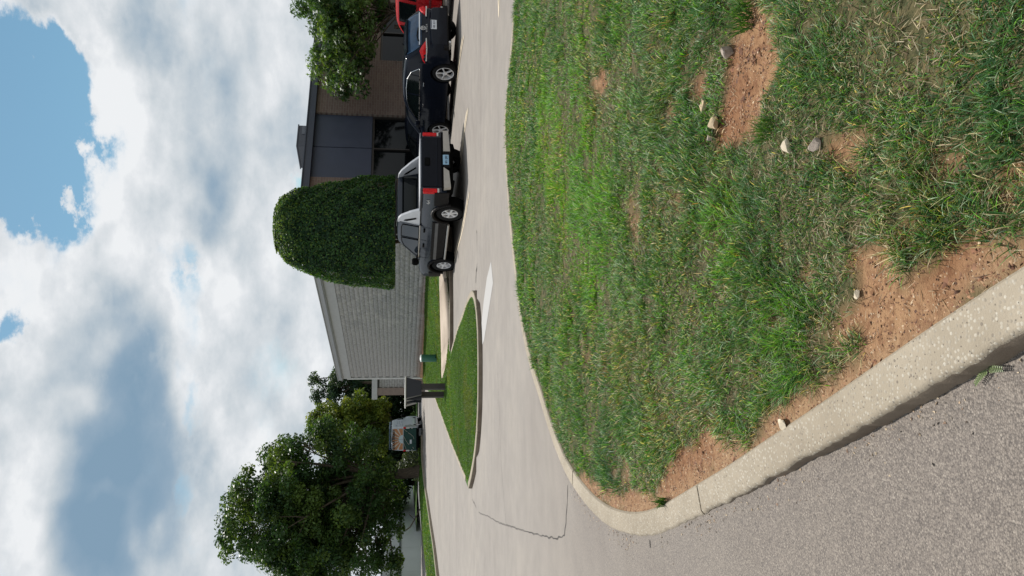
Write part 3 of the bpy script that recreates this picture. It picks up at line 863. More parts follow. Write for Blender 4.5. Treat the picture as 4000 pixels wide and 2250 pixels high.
strip('road_crack', [g2(1862, 900), g2(1866, 1010), g2(1858, 1100)], .06, M['crack'], .0045, step=.15, jag=.05)

# ------------------------------------------------------------------ grass
rng = np.random.RandomState(11)
PAL = np.array([(.026, .082, .018), (.050, .145, .026), (.105, .265, .022), (.052, .125, .050), (.125, .150, .034), (.44, .37, .22), (.20, .125, .060), (.27, .34, .22)])
def pick_color(x, y, n, kind_bias=0.0):
    dry = soft(DRY, x, y, .15); viv = soft(VIVID, x, y, .18)
    n1 = fbm(x * .55, y * 1.3, 1.3, 3); n2 = fbm(x + 31, y + 7, 2.9, 3); n3 = fbm(x + 70, y - 7, .9, 3)
    w = np.stack([.9 + 1.6 * (n1 > .52) + 1.2 * np.clip(n3 - .45, 0, 1) * 4, 1.9 + 0 * x, .55 + 5.0 * viv + 2.0 * np.clip(n2 - .55, 0, 1) * 4,
                  .7 + 3.2 * np.clip(n3 - .5, 0, 1) * 4, .25 + 1.6 * dry + 1.5 * np.clip(.45 - n2, 0, 1) * 4, .16 + 1.1 * dry + .9 * np.clip(.40 - n1, 0, 1) * 5 + 2.0 * bare(x, y), .15 + .9 * dry + .5 * bare(x, y), .75 + .9 * np.clip(n2 - .5, 0, 1) * 4], 1)
    w[:, 0] *= (1 - .75 * viv); w[:, 3] *= (1 - .8 * viv)
    cw = np.cumsum(w, 1); cw /= cw[:, -1:]
    idx = (rng.rand(n)[:, None] > cw).sum(1)
    c = PAL[np.clip(idx, 0, 7)]
    return 1.52 * c * (.50 + .95 * rng.rand(n)[:, None] ** 1.3) * (1 + .12 * (rng.rand(n, 3) - .5))
def blades(name, x, y, z, length, width, th0, th1, az, segs, col, kind='stuff', parent=None):
    n = len(x); K = segs
    t = np.linspace(0, 1, K + 1)
    P = np.zeros((n, K + 1, 3)); P[:, 0, 0] = x; P[:, 0, 1] = y; P[:, 0, 2] = z
    for k in range(1, K + 1):
        th = th0 + (th1 - th0) * (t[k] - .5 / K)
        st = length / K
        P[:, k, 0] = P[:, k - 1, 0] + np.sin(th) * np.cos(az) * st
        P[:, k, 1] = P[:, k - 1, 1] + np.sin(th) * np.sin(az) * st
        P[:, k, 2] = P[:, k - 1, 2] + np.cos(th) * st
    tw = az + math.pi / 2 + (rng.rand(n) - .5) * 1.6
    wx, wy = np.cos(tw), np.sin(tw); wz = (rng.rand(n) - .5) * .7
    wt = np.array([.8, 1.0, .85, .5, .2][:K]) if K > 2 else np.array([.9, .8][:K])
    V = np.zeros((n, 2 * K + 1, 3))
    for k in range(K):
        h = .5 * width * wt[k]
        D = np.stack([wx * h, wy * h, wz * h], 1)
        V[:, 2 * k] = P[:, k] - D; V[:, 2 * k + 1] = P[:, k] + D
    V[:, 2 * K] = P[:, K]
    tri = []
    for k in range(K - 1):
        a = 2 * k; tri += [(a, a + 1, a + 3), (a, a + 3, a + 2)]
    tri.append((2 * K - 2, 2 * K - 1, 2 * K))
    tri = np.array(tri)
    F = (np.arange(n)[:, None, None] * (2 * K + 1) + tri[None]).reshape(-1, 3)
    C = np.repeat(col[:, None, :], 2 * K + 1, 1)
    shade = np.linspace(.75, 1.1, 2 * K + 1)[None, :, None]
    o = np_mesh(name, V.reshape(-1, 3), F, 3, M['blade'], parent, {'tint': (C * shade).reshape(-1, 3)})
    if kind: tag(o, kind=kind)
    return o
def scatter(poly, dens, x0, x1, y0, y1):
    n = int((x1 - x0) * (y1 - y0) * dens)
    x = rng.uniform(x0, x1, n); y = rng.uniform(y0, y1, n)
    k = inside(poly, x, y)
    return x[k], y[k]
def tufted(x, y, n_per, rad):
    """every point becomes a tuft: blades start close together and lean outwards"""
    k = n_per; X = np.repeat(x, k); Y = np.repeat(y, k)
    a = rng.uniform(0, 2 * math.pi, len(X)); r = rad * np.sqrt(rng.rand(len(X)))
    return X + r * np.cos(a), Y + r * np.sin(a), a, r / rad
LP = np.array(lawn_poly)
zones = [(-2.5, 4.2, 1.2, 3.3, 22000, 4, .0029, .052), (-3.5, 4.2, 3.3, 5.2, 15500, 3, .0036, .050), (-5.2, 5.2, 5.2, 8.2, 8000, 2, .0052, .055), (-7.5, 6.8, 8.2, 14.5, 5000, 2, .0080, .054)]
for zi, (x0, x1, y0, y1, dn, sg, wd, ln) in enumerate(zones):
    per = 9
    x, y = scatter(LP, dn / per, x0, x1, y0, y1)
    vis = (np.abs(x) < .375 * y + .45)
    x, y = x[vis], y[vis]
    b = bare(x, y); dn_n = fbm(x, y, 7, 3)
    edge = dist_poly([tuple(p) for p in inner], x, y)
    keep = (rng.rand(len(x)) > b * 1.25) & (rng.rand(len(x)) < .15 + 1.9 * (dn_n - .2) + .5 * (fbm(x + 3, y + 8, 14, 2) - .4)) & (edge > .015 + .05 * rng.rand(len(x)))
    x, y = x[keep], y[keep]
    lush = .50 + 1.05 * np.clip((fbm(x + 5, y + 50, 2.6, 4) - .32) * 2.4, 0, 1) - .35 * bare(x, y)
    fl_az = fbm(x + 11, y + 77, 1.1, 2) * 4 * math.pi
    X, Y, a, rr = tufted(x, y, per, .032)
    L = np.repeat(lush, per) * ln * (.55 + .9 * rng.rand(len(X)))
    az = a + (rng.rand(len(X)) - .5) * 1.8
    sel = rng.rand(len(X)) < .35
    az = np.where(sel, np.repeat(fl_az, per) + rng.randn(len(X)) * .5, az)
    th0 = .15 + .75 * rr * rng.rand(len(X)); th1 = th0 + .35 + 1.15 * rng.rand(len(X))
    Z = lawn_h(X, Y) - .004
    ok = inside(LP, X, Y)
    c = pick_color(X, Y, len(X))
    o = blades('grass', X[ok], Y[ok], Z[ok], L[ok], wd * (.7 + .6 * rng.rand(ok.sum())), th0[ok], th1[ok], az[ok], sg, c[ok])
    tag(o, label='patchy green lawn grass in the foreground behind the pale curb' if zi == 0 else None)
# short mat of clippings, dead stems and low growth between the blades
x, y = scatter(LP, 3000, -3.0, 4.2, 1.2, 5.5); vis = (np.abs(x) < .375 * y + .4); x, y = x[vis], y[vis]
k = (rng.rand(len(x)) < .55); x, y = x[k], y[k]; e = dist_poly([tuple(p) for p in inner], x, y); kk = (e > .03) & ((bare(x, y) < .5) | (rng.rand(len(x)) < .07)); x, y = x[kk], y[kk]
n = len(x); dead = np.array([(.42, .33, .20), (.30, .22, .13), (.20, .13, .07), (.50, .42, .28)])[rng.randint(0, 4, n)] * (.6 + .6 * rng.rand(n, 1))
blades('grass', x, y, lawn_h(x, y) + .002 + .006 * rng.rand(n), .02 + .05 * rng.rand(n), np.full(n, .0026) * (.5 + rng.rand(n)), 1.25 + .3 * rng.rand(n), 1.35 + .35 * rng.rand(n), rng.uniform(0, 6.28, n), 2, dead)
# rest of the same lawn, outside the picture
x, y = scatter(LP, 900, -7, 12, -4, 13); vis = ~(np.abs(x) < .375 * y + .4); x, y = x[vis], y[vis]; n = len(x)
blades('grass', x, y, lawn_h(x, y), .05 + .05 * rng.rand(n), np.full(n, .010), .3 * rng.rand(n), .5 + rng.rand(n), rng.uniform(0, 6.28, n), 2, pick_color(x, y, n))
# mown grass of the peninsula, the building lawn and the verges
def mown(poly, dens, x0, x1, y0, y1, zf, ln, wd, bright=1.0, keepf=None):
    x, y = scatter(np.array(poly), dens, x0, x1, y0, y1)
    if keepf is not None:
        k = keepf(x, y); x, y = x[k], y[k]
    e = dist_poly(poly, x, y, True) > .17 + .16 * rng.rand(len(x)) ** 2; x, y = x[e], y[e]; n = len(x)
    base = np.array([(.055, .125, .020), (.070, .150, .024), (.095, .190, .028), (.060, .125, .032), (.30, .26, .14)])
    f = fbm(x, y * 1.0, 1.1, 4) * 1.25 - .12
    idx = np.clip((f * 5.5 - .9 + rng.randn(n) * .9).astype(int), 0, 3); idx = np.where(rng.rand(n) < .010, 4, idx)
    c = base[idx] * (.6 + .7 * rng.rand(n, 1)) * bright * (.72 + .56 * fbm(x + 9, y, .45, 3))[:, None] * np.where((fbm(x, y + 60, .8, 3) > .60)[:, None], np.array([[1.35, .98, 1.0]]), 1.0)
    return blades('grass', x, y, zf(x, y) - .003, ln * (.6 + .8 * rng.rand(n)), wd * (.7 + .6 * rng.rand(n)), .2 + .5 * rng.rand(n), .6 + 1.1 * rng.rand(n), rng.uniform(0, 6.28, n), 2, c)
wk_line = [tuple(p) for p in near_in]
walk_poly = [tuple(p) for p in A_] + [tuple(p) for p in B_[::-1]]
offwalk = lambda x, y: ~inside(walk_poly, x, y)
mown(b_poly, 2800, -9, 3, 15, 24, pen_h, .042, .014, 1.15, offwalk)
mown(b_poly, 900, -12, 8, 24, 48, pen_h, .05, .024, 1.15, offwalk)
mown(verge_poly, 230, -34, -8, 22, 80, verge_h, .10, .05, 1.2)

# weeds with broad leaves
def weed(name, p, zf, n, ln, wd, col, spread, label, cat='plant', th=(.7, 1.3), leaflets=False):
    x = p[0] + rng.uniform(-spread, spread, n) * .3; y = p[1] + rng.uniform(-spread, spread, n) * .3
    az = rng.uniform(0, 6.28, n); c = np.array(col)[None] * (.7 + .6 * rng.rand(n, 1))
    o = blades(name, x, y, zf(x, y) + .005, ln * (.6 + .6 * rng.rand(n)), np.full(n, wd), th[0] * rng.rand(n), th[0] + (th[1] - th[0]) * rng.rand(n) + .3, az, 4, c, kind=None)
    return tag(o, label, cat)
w1 = gp(3895, 560, .16); weed('weed', w1, lawn_h, 26, .055, .011, (.08, .16, .04), .16, 'bright green broad-leaved weed in the lawn, the larger one by the bottom corner')
w2 = gp(3735, 640, .16); weed('weed', w2, lawn_h, 14, .04, .010, (.08, .16, .045), .12, 'small broad-leaved weed in the thin lawn grass, left of the larger weed')
w3 = gp(2920, 70, .16); weed('grass_tuft', w3, lawn_h, 110, .13, .005, (.06, .15, .028), .20, 'long green grass tuft hanging over the bare red soil at the top edge', 'grass tuft', (.4, 1.2))
w4 = gp(3010, 510, .16); weed('grass_tuft', w4, lawn_h, 70, .085, .004, (.07, .16, .03), .14, 'bright grass tuft at the corner of the large bare soil patch', 'grass tuft', (.3, 1.1))
w5 = gp(2580, 1960, .16); weed('grass_tuft', w5, lawn_h, 60, .09, .005, (.06, .14, .03), .08, 'lone green grass tuft on the soil strip where the curb bends', 'grass tuft', (.3, 1.1))
# weed growing from the gutter: fern-like stems with paired leaflets
wp0 = gp(3898, 1440, 0.03)
mbw = MB(); rw = random.Random(4)
for s in range(5):
    a = rw.uniform(0, 6.28); L = rw.uniform(.05, .10); p = Vector((wp0.x, wp0.y, float(Zroad(wp0.x, wp0.y)) + .012))
    d = Vector((math.cos(a), math.sin(a), .35)).normalized(); q = p
    for k in range(9):
        q2 = q + d * (L / 9); d = (d + Vector((0, 0, -.05))).normalized()
        mbw.tube(q, q2, .0012, n=4, caps=False)
        for sgn in (-1, 1):
            sd_ = Vector((-d.y, d.x, .15)) * sgn; l = .014 * (1 - .05 * k)
            tip = q2 + sd_ * l + d * l * .5
            mbw.poly([q2, q2 + sd_ * l * .45 + d * l * .5 + Vector((0, 0, .002)), tip, q2 + sd_ * l * .6 - d * l * .1])
        q = q2
mm, T_ = mat_new('gutter_weed_leaf'); finish(T_, principled(T_, (.14, .19, .07), .5)); M['weedleaf'] = mm
tag(mbw.build('weed', M['weedleaf'], None, normals=False), 'small pale green fern-like weed growing at the foot of the curb', 'plant')

# ------------------------------------------------------------------ stones
def stone(ix, iy, size, mat, label, seed, sink=.45, flat=.62, cat='stone', zf=None):
    p = gp(ix, iy, .15); z = float(lawn_h(p.x, p.y)) if zf is None else zf(p.x, p.y)
    bm = bmesh.new(); bmesh.ops.create_icosphere(bm, subdivisions=3, radius=1)
    rs = np.random.RandomState(seed); pl = rs.randn(13, 3); pl /= np.linalg.norm(pl, axis=1)[:, None]; dd = rs.uniform(.42, .8, 13)
    for v in bm.verts:
        c = np.array(v.co)
        for q, d in zip(pl, dd):
            s = c @ q
            if s > d: c = c - q * (s - d) * 1.0
        c = c * (1 + .03 * math.sin(9 * c[0] + seed) * math.cos(8 * c[1]))
        v.co = c
    sx, sy = size * rs.uniform(.85, 1.15), size * rs.uniform(.8, 1.1)
    for v in bm.verts: v.co = (v.co.x * sx, v.co.y * sy, v.co.z * size * flat)
    me = bpy.data.meshes.new('stone'); bm.to_mesh(me); bm.free()
    o = link_mesh('stone', me, mat, None, 18); o.location = (p.x, p.y, z + size * flat * (1 - 2 * sink) * .5 + .01); o.rotation_euler = (0, 0, rs.uniform(0, 6))
    return tag(o, label, cat)
stone(2862, 203, .040, M['rockgray'], 'gray-brown angular stone lying beside the large bare soil patch', 3, .2, .8)
stone(2783, 415, .037, M['rocktan'], 'tan stone half hidden in grass, uppermost of the three at the edge of the soil', 5, .3)
stone(2810, 483, .045, M['rocktan'], 'large flat tan stone in the middle of the three at the edge of the soil', 6, .35, .5)
stone(2795, 540, .030, M['rockgray'], 'small dark tan stone below the large flat one at the edge of the soil', 8, .3)
stone(3092, 575, .040, M['rockpale'], 'round pale cream stone behind grass blades near the second soil patch', 9, .3)
stone(3190, 570, .034, M['rockgray'], 'grayish stone right beside the second small soil patch', 12, .3)
stone(3044, 1660, .036, M['rockpale'], 'pale flat stone wedged between the soil and the curb edge', 13, .3, .5)
stone(3460, 955, .020, M['rocktan'], 'small tan pebble in the soil gap near the curb, above the grass tufts', 14, .3)
stone(3335, 1150, .018, M['rockpale'], 'tiny cream pebble at the grass edge of the soil strip', 15, .3)
# loose crumbs: soil clods, dead leaves, pebbles; and grit along the gutter
def crumbs(name, x, y, zf, size, cols, mat):
    n = len(x); base = np.array([(1, 0, 0), (-.5, .87, 0), (-.5, -.87, 0), (0, 0, 1.1)])
    V = np.zeros((n, 4, 3)); a = rng.uniform(0, 6.28, n); s = size * (.4 + .9 * rng.rand(n))
    for k in range(4):
        bx, by, bz = base[k]; jx, jy = bx + .5 * rng.randn(n), by + .5 * rng.randn(n)
        V[:, k, 0] = x + s * (jx * np.cos(a) - jy * np.sin(a)); V[:, k, 1] = y + s * (jx * np.sin(a) + jy * np.cos(a)); V[:, k, 2] = zf(x, y) + s * bz * rng.uniform(.5, 1, n)
    tri = np.array([(0, 1, 3), (1, 2, 3), (2, 0, 3)]); F = (np.arange(n)[:, None, None] * 4 + tri[None]).reshape(-1, 3)
    C = np.repeat((np.array(cols)[rng.randint(0, len(cols), n)] * (.7 + .5 * rng.rand(n, 1)))[:, None], 4, 1).reshape(-1, 3)
    return tag(np_mesh(name, V.reshape(-1, 3), F, 3, mat, None, {'tint': C}), kind='stuff')
mm, T_ = mat_new('loose_debris'); at_ = T_.new('ShaderNodeAttribute'); at_.attribute_name = 'tint'
finish(T_, principled(T_, at_.outputs['Color'], .85)); M['debris'] = mm
x, y = scatter(LP, 7000, -3.5, 3.5, 1.3, 7.5); vis = (np.abs(x) < .4 * y + .3) & (bare(x, y) > .4); x, y = x[vis], y[vis]
xx_, yy_ = scatter(LP, 900, -3.5, 3.5, 1.3, 6.5); kb = (bare(xx_, yy_) > .5) & (fbm(xx_, yy_, 4, 3) > .47); crumbs('soil_clods', xx_[kb], yy_[kb], lambda a, b: lawn_h(a, b) - .003, .011, [(.20, .09, .045), (.14, .06, .03), (.26, .13, .07), (.10, .045, .025)], M['debris'])
crumbs('soil_debris', x, y, lawn_h, .0042, [(.30, .16, .085), (.18, .08, .04), (.34, .21, .12), (.10, .045, .025), (.24, .12, .06), (.13, .06, .03), (.42, .31, .2)], M['debris'])
io = np.array([tuple(p) for p in outer]); s_ = rng.randint(0, len(io) - 1, 5200); off = np.abs(rng.randn(5200)) * .05 + .002
nrm = np.roll(io, -1, 0) - io; nrm = np.stack([-nrm[:, 1], nrm[:, 0]], 1); nrm /= np.linalg.norm(nrm, axis=1)[:, None] + 1e-9
gx = io[s_, 0] + nrm[s_, 0] * off + rng.randn(5200) * .03; gy = io[s_, 1] + nrm[s_, 1] * off + rng.randn(5200) * .03
kk = (fbm(gx, gy, 2.0, 3) + .15 * rng.randn(5200) > .5) & (gy < 9) & ~inside(np.array([tuple(p) for p in outer] + o_close), gx, gy); gx, gy = gx[kk], gy[kk]
crumbs('gutter_grit', gx, gy, lambda a, b: Zroad(a, b) + .003, .0045, [(.36, .26, .17), (.20, .13, .09), (.45, .36, .25), (.28, .24, .2), (.1, .07, .05)], M['debris'])
# straw lying on the bare soil
x, y = scatter(LP, 260, -3, 3.5, 1.4, 6.5); k = bare(x, y) > .35; x, y = x[k], y[k]; n = len(x)
st = np.array([(.46, .35, .23), (.36, .25, .15), (.24, .14, .08)])[rng.randint(0, 3, n)]
blades('straw', x, y, lawn_h(x, y) + .006, .012 + .035 * rng.rand(n), .0015 + .002 * rng.rand(n), 1.2 + .3 * rng.rand(n), 1.4 + .35 * rng.rand(n), rng.uniform(0, 6.28, n), 3, st)

# ------------------------------------------------------------------ main building
CORN = Vector((2.69, 28.75)); GFAR = Vector((-5.37, 46.2)); BFAR = Vector((17.2, 37.2)); ZTOP = 5.30
bld = empty('commercial_building', (CORN.x, CORN.y, .3))
tag(bld, 'low flat-roofed building with gray block side wall and dark brick front behind the parked cars', 'building')
def frame(a, b):
    """matrix with x along a->b on plan, y to the left of it, z up, relative to bld"""
    d = (b - a).normalized()
    return Matrix(((d.x, -d.y, 0, a.x - CORN.x), (d.y, d.x, 0, a.y - CORN.y), (0, 0, 1, -.3), (0, 0, 0, 1)))
Mg = frame(GFAR, CORN)          # x runs from far end to corner; outside is y<0
LG = (CORN - GFAR).length
Mb_ = frame(CORN, BFAR); LB = (BFAR - CORN).length
wb = MB(); wb.box((LG / 2, .16, 2.35), (LG, .30, 4.42)); gw = wb.build('block_wall', M['mortar'], bld); gw.matrix_local = Mg
ROW, BW = .2032, .4064
z0 = .50
def block_mesh(seed, w=BW):
    rs = np.random.RandomState(seed); nx, nz = 4, 3; co = []
    for j in range(nz + 1):
        for i in range(nx + 1):
            e = (i in (0, nx)) or (j in (0, nz))
            d = -.004 if e else -.010 - .028 * rs.rand()
            co.append((-w / 2 + .006 + (w - .012) * i / nx, d, -.0950 + .190 * j / nz))
    n = len(co)
    F = []
    for j in range(nz):
        for i in range(nx):
            k = j * (nx + 1) + i; F.append((k, k + 1, k + nx + 2, k + nx + 1))
    for (i, j) in ((0, 0), (nx, 0), (nx, nz), (0, nz)):
        c = co[j * (nx + 1) + i]; co.append((c[0], .035, c[2]))
    a, b, c, d = 0, nx, nz * (nx + 1) + nx, nz * (nx + 1)
    edge = [list(range(0, nx + 1)), [nx + k * (nx + 1) for k in range(nz + 1)], [c - k for k in range(nx + 1)], [d - k * (nx + 1) for k in range(nz + 1)]]
    for q in range(4):
        F.append(tuple(edge[q][::-1]) + (n + q, n + (q + 1) % 4))
    return co, F
bl_me = []
for s in range(7):
    co, F = block_mesh(s)
    me = bpy.data.meshes.new('block'); me.from_pydata(co, [], F); me.update(); me.materials.append(M['block']); bl_me.append(me)
cands = []
for r in range(20):
    off = (r % 2) * BW / 2
    for k in range(int(LG / BW) + 1):
        x = off + BW * (k + .5)
        if x > LG - .2 or x < .1: continue
        cands.append((x, z0 + ROW * (r + .5)))
# blocks clear of the hedge, nearest first
def vis_key(c):
    p = GFAR + (CORN - GFAR).normalized() * c[0]
    px = p.x / p.y * FPX + 1125
    hid = (px > 1265) or (px > 1135 and c[1] > 1.95)
    return (hid, p.length)
cands.sort(key=vis_key)
rb = random.Random(2)
for (x, z) in cands[:300]:
    o = bpy.data.objects.new('block', bl_me[rb.randrange(7)]); COL.objects.link(o); o.parent = gw
    o.location = (x, rb.uniform(-.003, .003), z)
co = []; F = []
for (x, z) in cands[300:]:
    c_, f_ = block_mesh(rb.randrange(99)); n = len(co)
    co += [(a + x, b, c + z) for a, b, c in c_]; F += [tuple(i + n for i in f) for f in f_]
me = bpy.data.meshes.new('blocks'); me.from_pydata(co, [], F); me.update()
o = link_mesh('blocks', me, M['block'], gw); tag(o, kind='stuff')
t = MB(); t.box((LG / 2, .13, 4.81), (LG + .1, .34, .49)); o = t.build('frieze', M['smoothgray'], bld); o.matrix_local = Mg
t = MB(); t.box((LG / 2, .08, 5.175), (LG + .16, .42, .25)); t.box((LG / 2, .05, 5.035), (LG + .14, .38, .02)); t.box((LG / 2, .02, 5.085), (LG + .2, .42, .025)); t.box((LG / 2, .05, 5.31), (LG + .22, .46, .03)); o = t.build('fascia', M['trimgray'], bld); o.matrix_local = Mg
t = MB(); t.box((-.05, .15, 2.6), (.16, .42, 4.4)); o = t.build('corner_trim', simple('pale_corner_trim', (.60, .60, .59), .6), bld); o.matrix_local = Mg
t = MB(); t.box((LG / 2, .0, .38), (LG, .12, .28)); o = t.build('foundation', simple('stained_footing', (.42, .24, .14), .9, var=.2), bld); o.matrix_local = Mg
# solid mass and roof
t = MB(); poly = [CORN + Vector((.1, .6)), BFAR + Vector((-.2, .4)), BFAR + Vector((-9, 16)), GFAR + Vector((9.2, 4.8)), GFAR + Vector((.35, .1))]
t.prism([(p.x - CORN.x, p.y - CORN.y) for p in poly], 'z', -.2, 4.85); t.build('roof', simple('roof_mass', (.2, .2, .2), .9), bld)
# brick front: s along the wall from the corner
def s_at(px):
    d = (BFAR - CORN).normalized(); k = (px - 1125) / FPX
    return (k * CORN.y - CORN.x) / (d.x - k * d.y)
sA, sM, sB, sW = s_at(1543), s_at(1665), s_at(1789), s_at(1999)
bw = MB()
bw.box((sA / 2, .15, 2.7), (sA, .3, 4.9))
bw.box(((sB + LB) / 2, .15, 3.84), (LB - sB, .3, 2.46))
bw.box(((sB + sW) / 2, .15, 1.43), (sW - sB, .3, 2.36))
bw.box(((sW + 3.6 + LB) / 2, .15, 1.43), (LB - sW - 3.6, .3, 2.36))
bwall = bw.build('brick_wall', M['brick'], bld); bwall.matrix_local = Mb_
for a, b in ((sA, sM), (sM, sB)):
    t = MB(); t.box(((a + b) / 2, .13, 3.96), (b - a - .03, .06, 2.24), bevel=.008); o = t.build('panel', M['panel'], bld); o.matrix_local = Mb_
def window(a, b, zb_, zt_, mull):
    w = MB(); w.box(((a + b) / 2, .22, (zb_ + zt_) / 2), (b - a, .03, zt_ - zb_)); g = w.build('window', M['glassdark'], bld); g.matrix_local = Mb_
    f = MB()
    f.box(((a + b) / 2, .17, zt_ - .04), (b - a, .10, .07)); f.box(((a + b) / 2, .17, zb_ + .04), (b - a, .10, .07))
    for m in mull: f.box((m, .165, (zb_ + zt_) / 2), (.06, .10, zt_ - zb_ - .15))
    f.build('window_frame', M['frame'], g)
window(sA + .02, sB - .02, .45, 2.83, (sA + .05, sM, sB - .05))
window(sW + .01, sW + 3.59, .45, 2.6, (sW + .05, sW + 1.8, sW + 3.55))
t = MB(); t.box(((sA + sB) / 2, .2, .34), (sB - sA, .2, .2)); t.build('sill', M['frame'], bld).matrix_local = Mb_
t = MB(); t.box((LB / 2 - .05, .06, 5.19), (LB + .2, .5, .26)); t.box((LB / 2 - .05, .03, 5.33), (LB + .3, .56, .035)); o = t.build('fascia', M['fascia'], bld); o.matrix_local = Mb_
# rooftop unit
ru = empty('rooftop_unit', (6.4, 36.0, 4.85), math.atan2(.5, .866)); tag(ru, 'dark boxy rooftop air unit standing on the flat roof edge', 'rooftop unit')
t = MB(); t.box((.62, .8, .8), (1.24, 1.6, 1.5), bevel=.02); t.build('housing', M['hvac'], ru)
t = MB(); t.box((.95, -.012, .8), (.5, .02, 1.2)); [t.box((.95, -.028, .3 + .12 * k), (.46, .02, .03)) for k in range(9)]; t.build('louver', simple('lighter_louver', (.10, .11, .13), .5), ru)
t = MB(); t.box((.62, .8, 1.57), (1.30, 1.66, .05)); t.build('lid', M['hvac'], ru)
t = MB(); t.box((-.012, 1.1, .7), (.02, .5, .9)); t.build('access_panel', simple('unit_panel', (.09, .095, .11), .4), ru)

# far wing of the complex
wg = empty('building_wing', (-8.0, 62.0, 0)); tag(wg, 'far gray block wing with brown metal end wall beyond the big building', 'building')
t = MB(); t.box((4, 2, 1.5), (8, 4, 4.1)); t.build('wall', M['mortar'], wg)
co = []; F = []
for r in range(17):
    for k in range(7):
        c_, f_ = block_mesh(rb.randrange(99)); n = len(co); x = .22 + BW * k - (r % 2) * BW / 2; z = -.1 + ROW * (r + .5)
        co += [(a + x, b - .002, c + z) for a, b, c in c_]; F += [tuple(i + n for i in f) for f in f_]
me = bpy.data.meshes.new('blocks'); me.from_pydata(co, [], F); me.update(); tag(link_mesh('blocks', me, M['block'], wg), kind='stuff')
t = MB(); t.box((-.3, .5, 1.6), (.58, 1.4, 4.2)); t.build('end_wall', M['brownmetal'], wg)
t = MB(); t.box((3.6, 1.9, 3.72), (9.0, 4.4, .42)); t.build('fascia', M['smoothgray'], wg)

# far pale warehouse of tilt-up panels on the left
whs = empty('warehouse', (-27, 72, -1.0)); tag(whs, 'long pale gray warehouse of wide wall panels behind the big tree', 'building')
A0, B0 = Vector((-27.6, 70.5)), Vector((-25.4, 105)); dW = (B0 - A0).normalized(); LW = (B0 - A0).length
Mw = Matrix(((dW.x, -dW.y, 0, A0.x + 27), (dW.y, dW.x, 0, A0.y - 72), (0, 0, 1, 0), (0, 0, 0, 1)))
seams = []
for px in (24, 118, 200, 274, 342):
    k = (px - 1125) / FPX; seams.append((k * A0.y - A0.x) / (dW.x - k * dW.y))
ed = [0] + seams + [seams[-1] + 6, LW + 6]
for a, b in zip(ed[:-1], ed[1:]):
    t = MB(); t.box(((a + b) / 2, .15, 2.2), (b - a - .03, .3, 4.5)); t.build('wall_panel', M['whitewall'], whs).matrix_local = Mw
t = MB(); t.box((LW / 2, .35, 2.2), (LW + 10, .2, 4.4)); t.build('wall', M['bandgray'], whs).matrix_local = Mw
t = MB(); t.box((LW / 2 + 2, -.02, 2.62), (LW + 8, .06, .22)); t.build('band', M['bandgray'], whs).matrix_local = Mw
t = MB(); t.box((-.15, 9.2, 2.2), (.3, 18, 4.4)); t.build('end_wall', M['whitewall'], whs).matrix_local = Mw
t = MB(); t.box((LW / 2, 9, 4.4), (LW + 12, 18, .12)); t.build('roof', M['bandgray'], whs).matrix_local = Mw

# ------------------------------------------------------------------ sign on posts
UD = Vector((-.41, .91)); ANG = math.atan2(UD.y, UD.x)
sp_ = at_depth(1737, 1513, 27.3)
sg = empty('sign_box', (sp_.x, sp_.y, .09), ANG); tag(sg, 'dark boxy sign with pale flat top on two posts in the grass peninsula', 'sign')
t = MB(); t.prism([(.30 + .08, 1.38), (-.28 - .10, 1.38), (-.28 + .04, .84), (.30 - .05, .84)], 'x', -.02, 0.0); t.build('dark_panel', M['signdark'], sg)
t = MB(); t.prism([(.37, 1.375), (-.36, 1.375), (-.23, .845), (.24, .845)], 'x', 0.003, .62); t.build('cabinet', M['signgray'], sg)
for xx in (.17, .52):
    t = MB(); t.box((xx, .315, 1.1), (.018, .16, .53)); t.build('seam', M['signdark'], sg)
t = MB(); t.box((.34, .345, 1.14), (.05, .05, .05)); t.build('latch', M['signdark'], sg)
t = MB(); t.box((.60, .0, 1.405), (1.35, .80, .045), bevel=.01); t.build('top', M['signpale'], sg)
t = MB(); t.prism([(.36, 1.37), (-.3, 1.37), (-.2, 1.0), (.26, 1.0)], 'x', .92, 1.15); t.build('rear_panel', M['signgray'], sg)
t = MB(); t.box((.78, .05, 1.2), (.25, .5, .3)); t.build('inner_box', M['signdark'], sg)
for xx, yy in ((.09, -.05), (.98, -.02)):
    t = MB(); t.box((xx, yy, .40), (.17, .20, 1.0), bevel=.008); t.build('post', M['postbrown'], sg)

pp = gp(1706, 1399, 0.03, Zb)
pd = empty('utility_pedestal', (pp.x, pp.y, float(Zb(pp.x, pp.y)) - .02), .3); tag(pd, 'round green utility pedestal with a pale cap on the lawn by the sidewalk', 'utility pedestal')
t = MB(); t.lathe([(0, 0), (.155, 0), (.162, .03), (.162, .70), (.150, .71)], 'z', 24); t.build('body', M['pedestal'], pd, 40)
t = MB(); t.lathe([(.166, .70), (.166, .735), (.14, .765), (.07, .78), (0, .783)], 'z', 24); t.build('cap', M['pedcap'], pd, 40)
t = MB(); t.box((0, -.16, .10), (.05, .02, .05)); t.build('lock', M['dark'], pd)

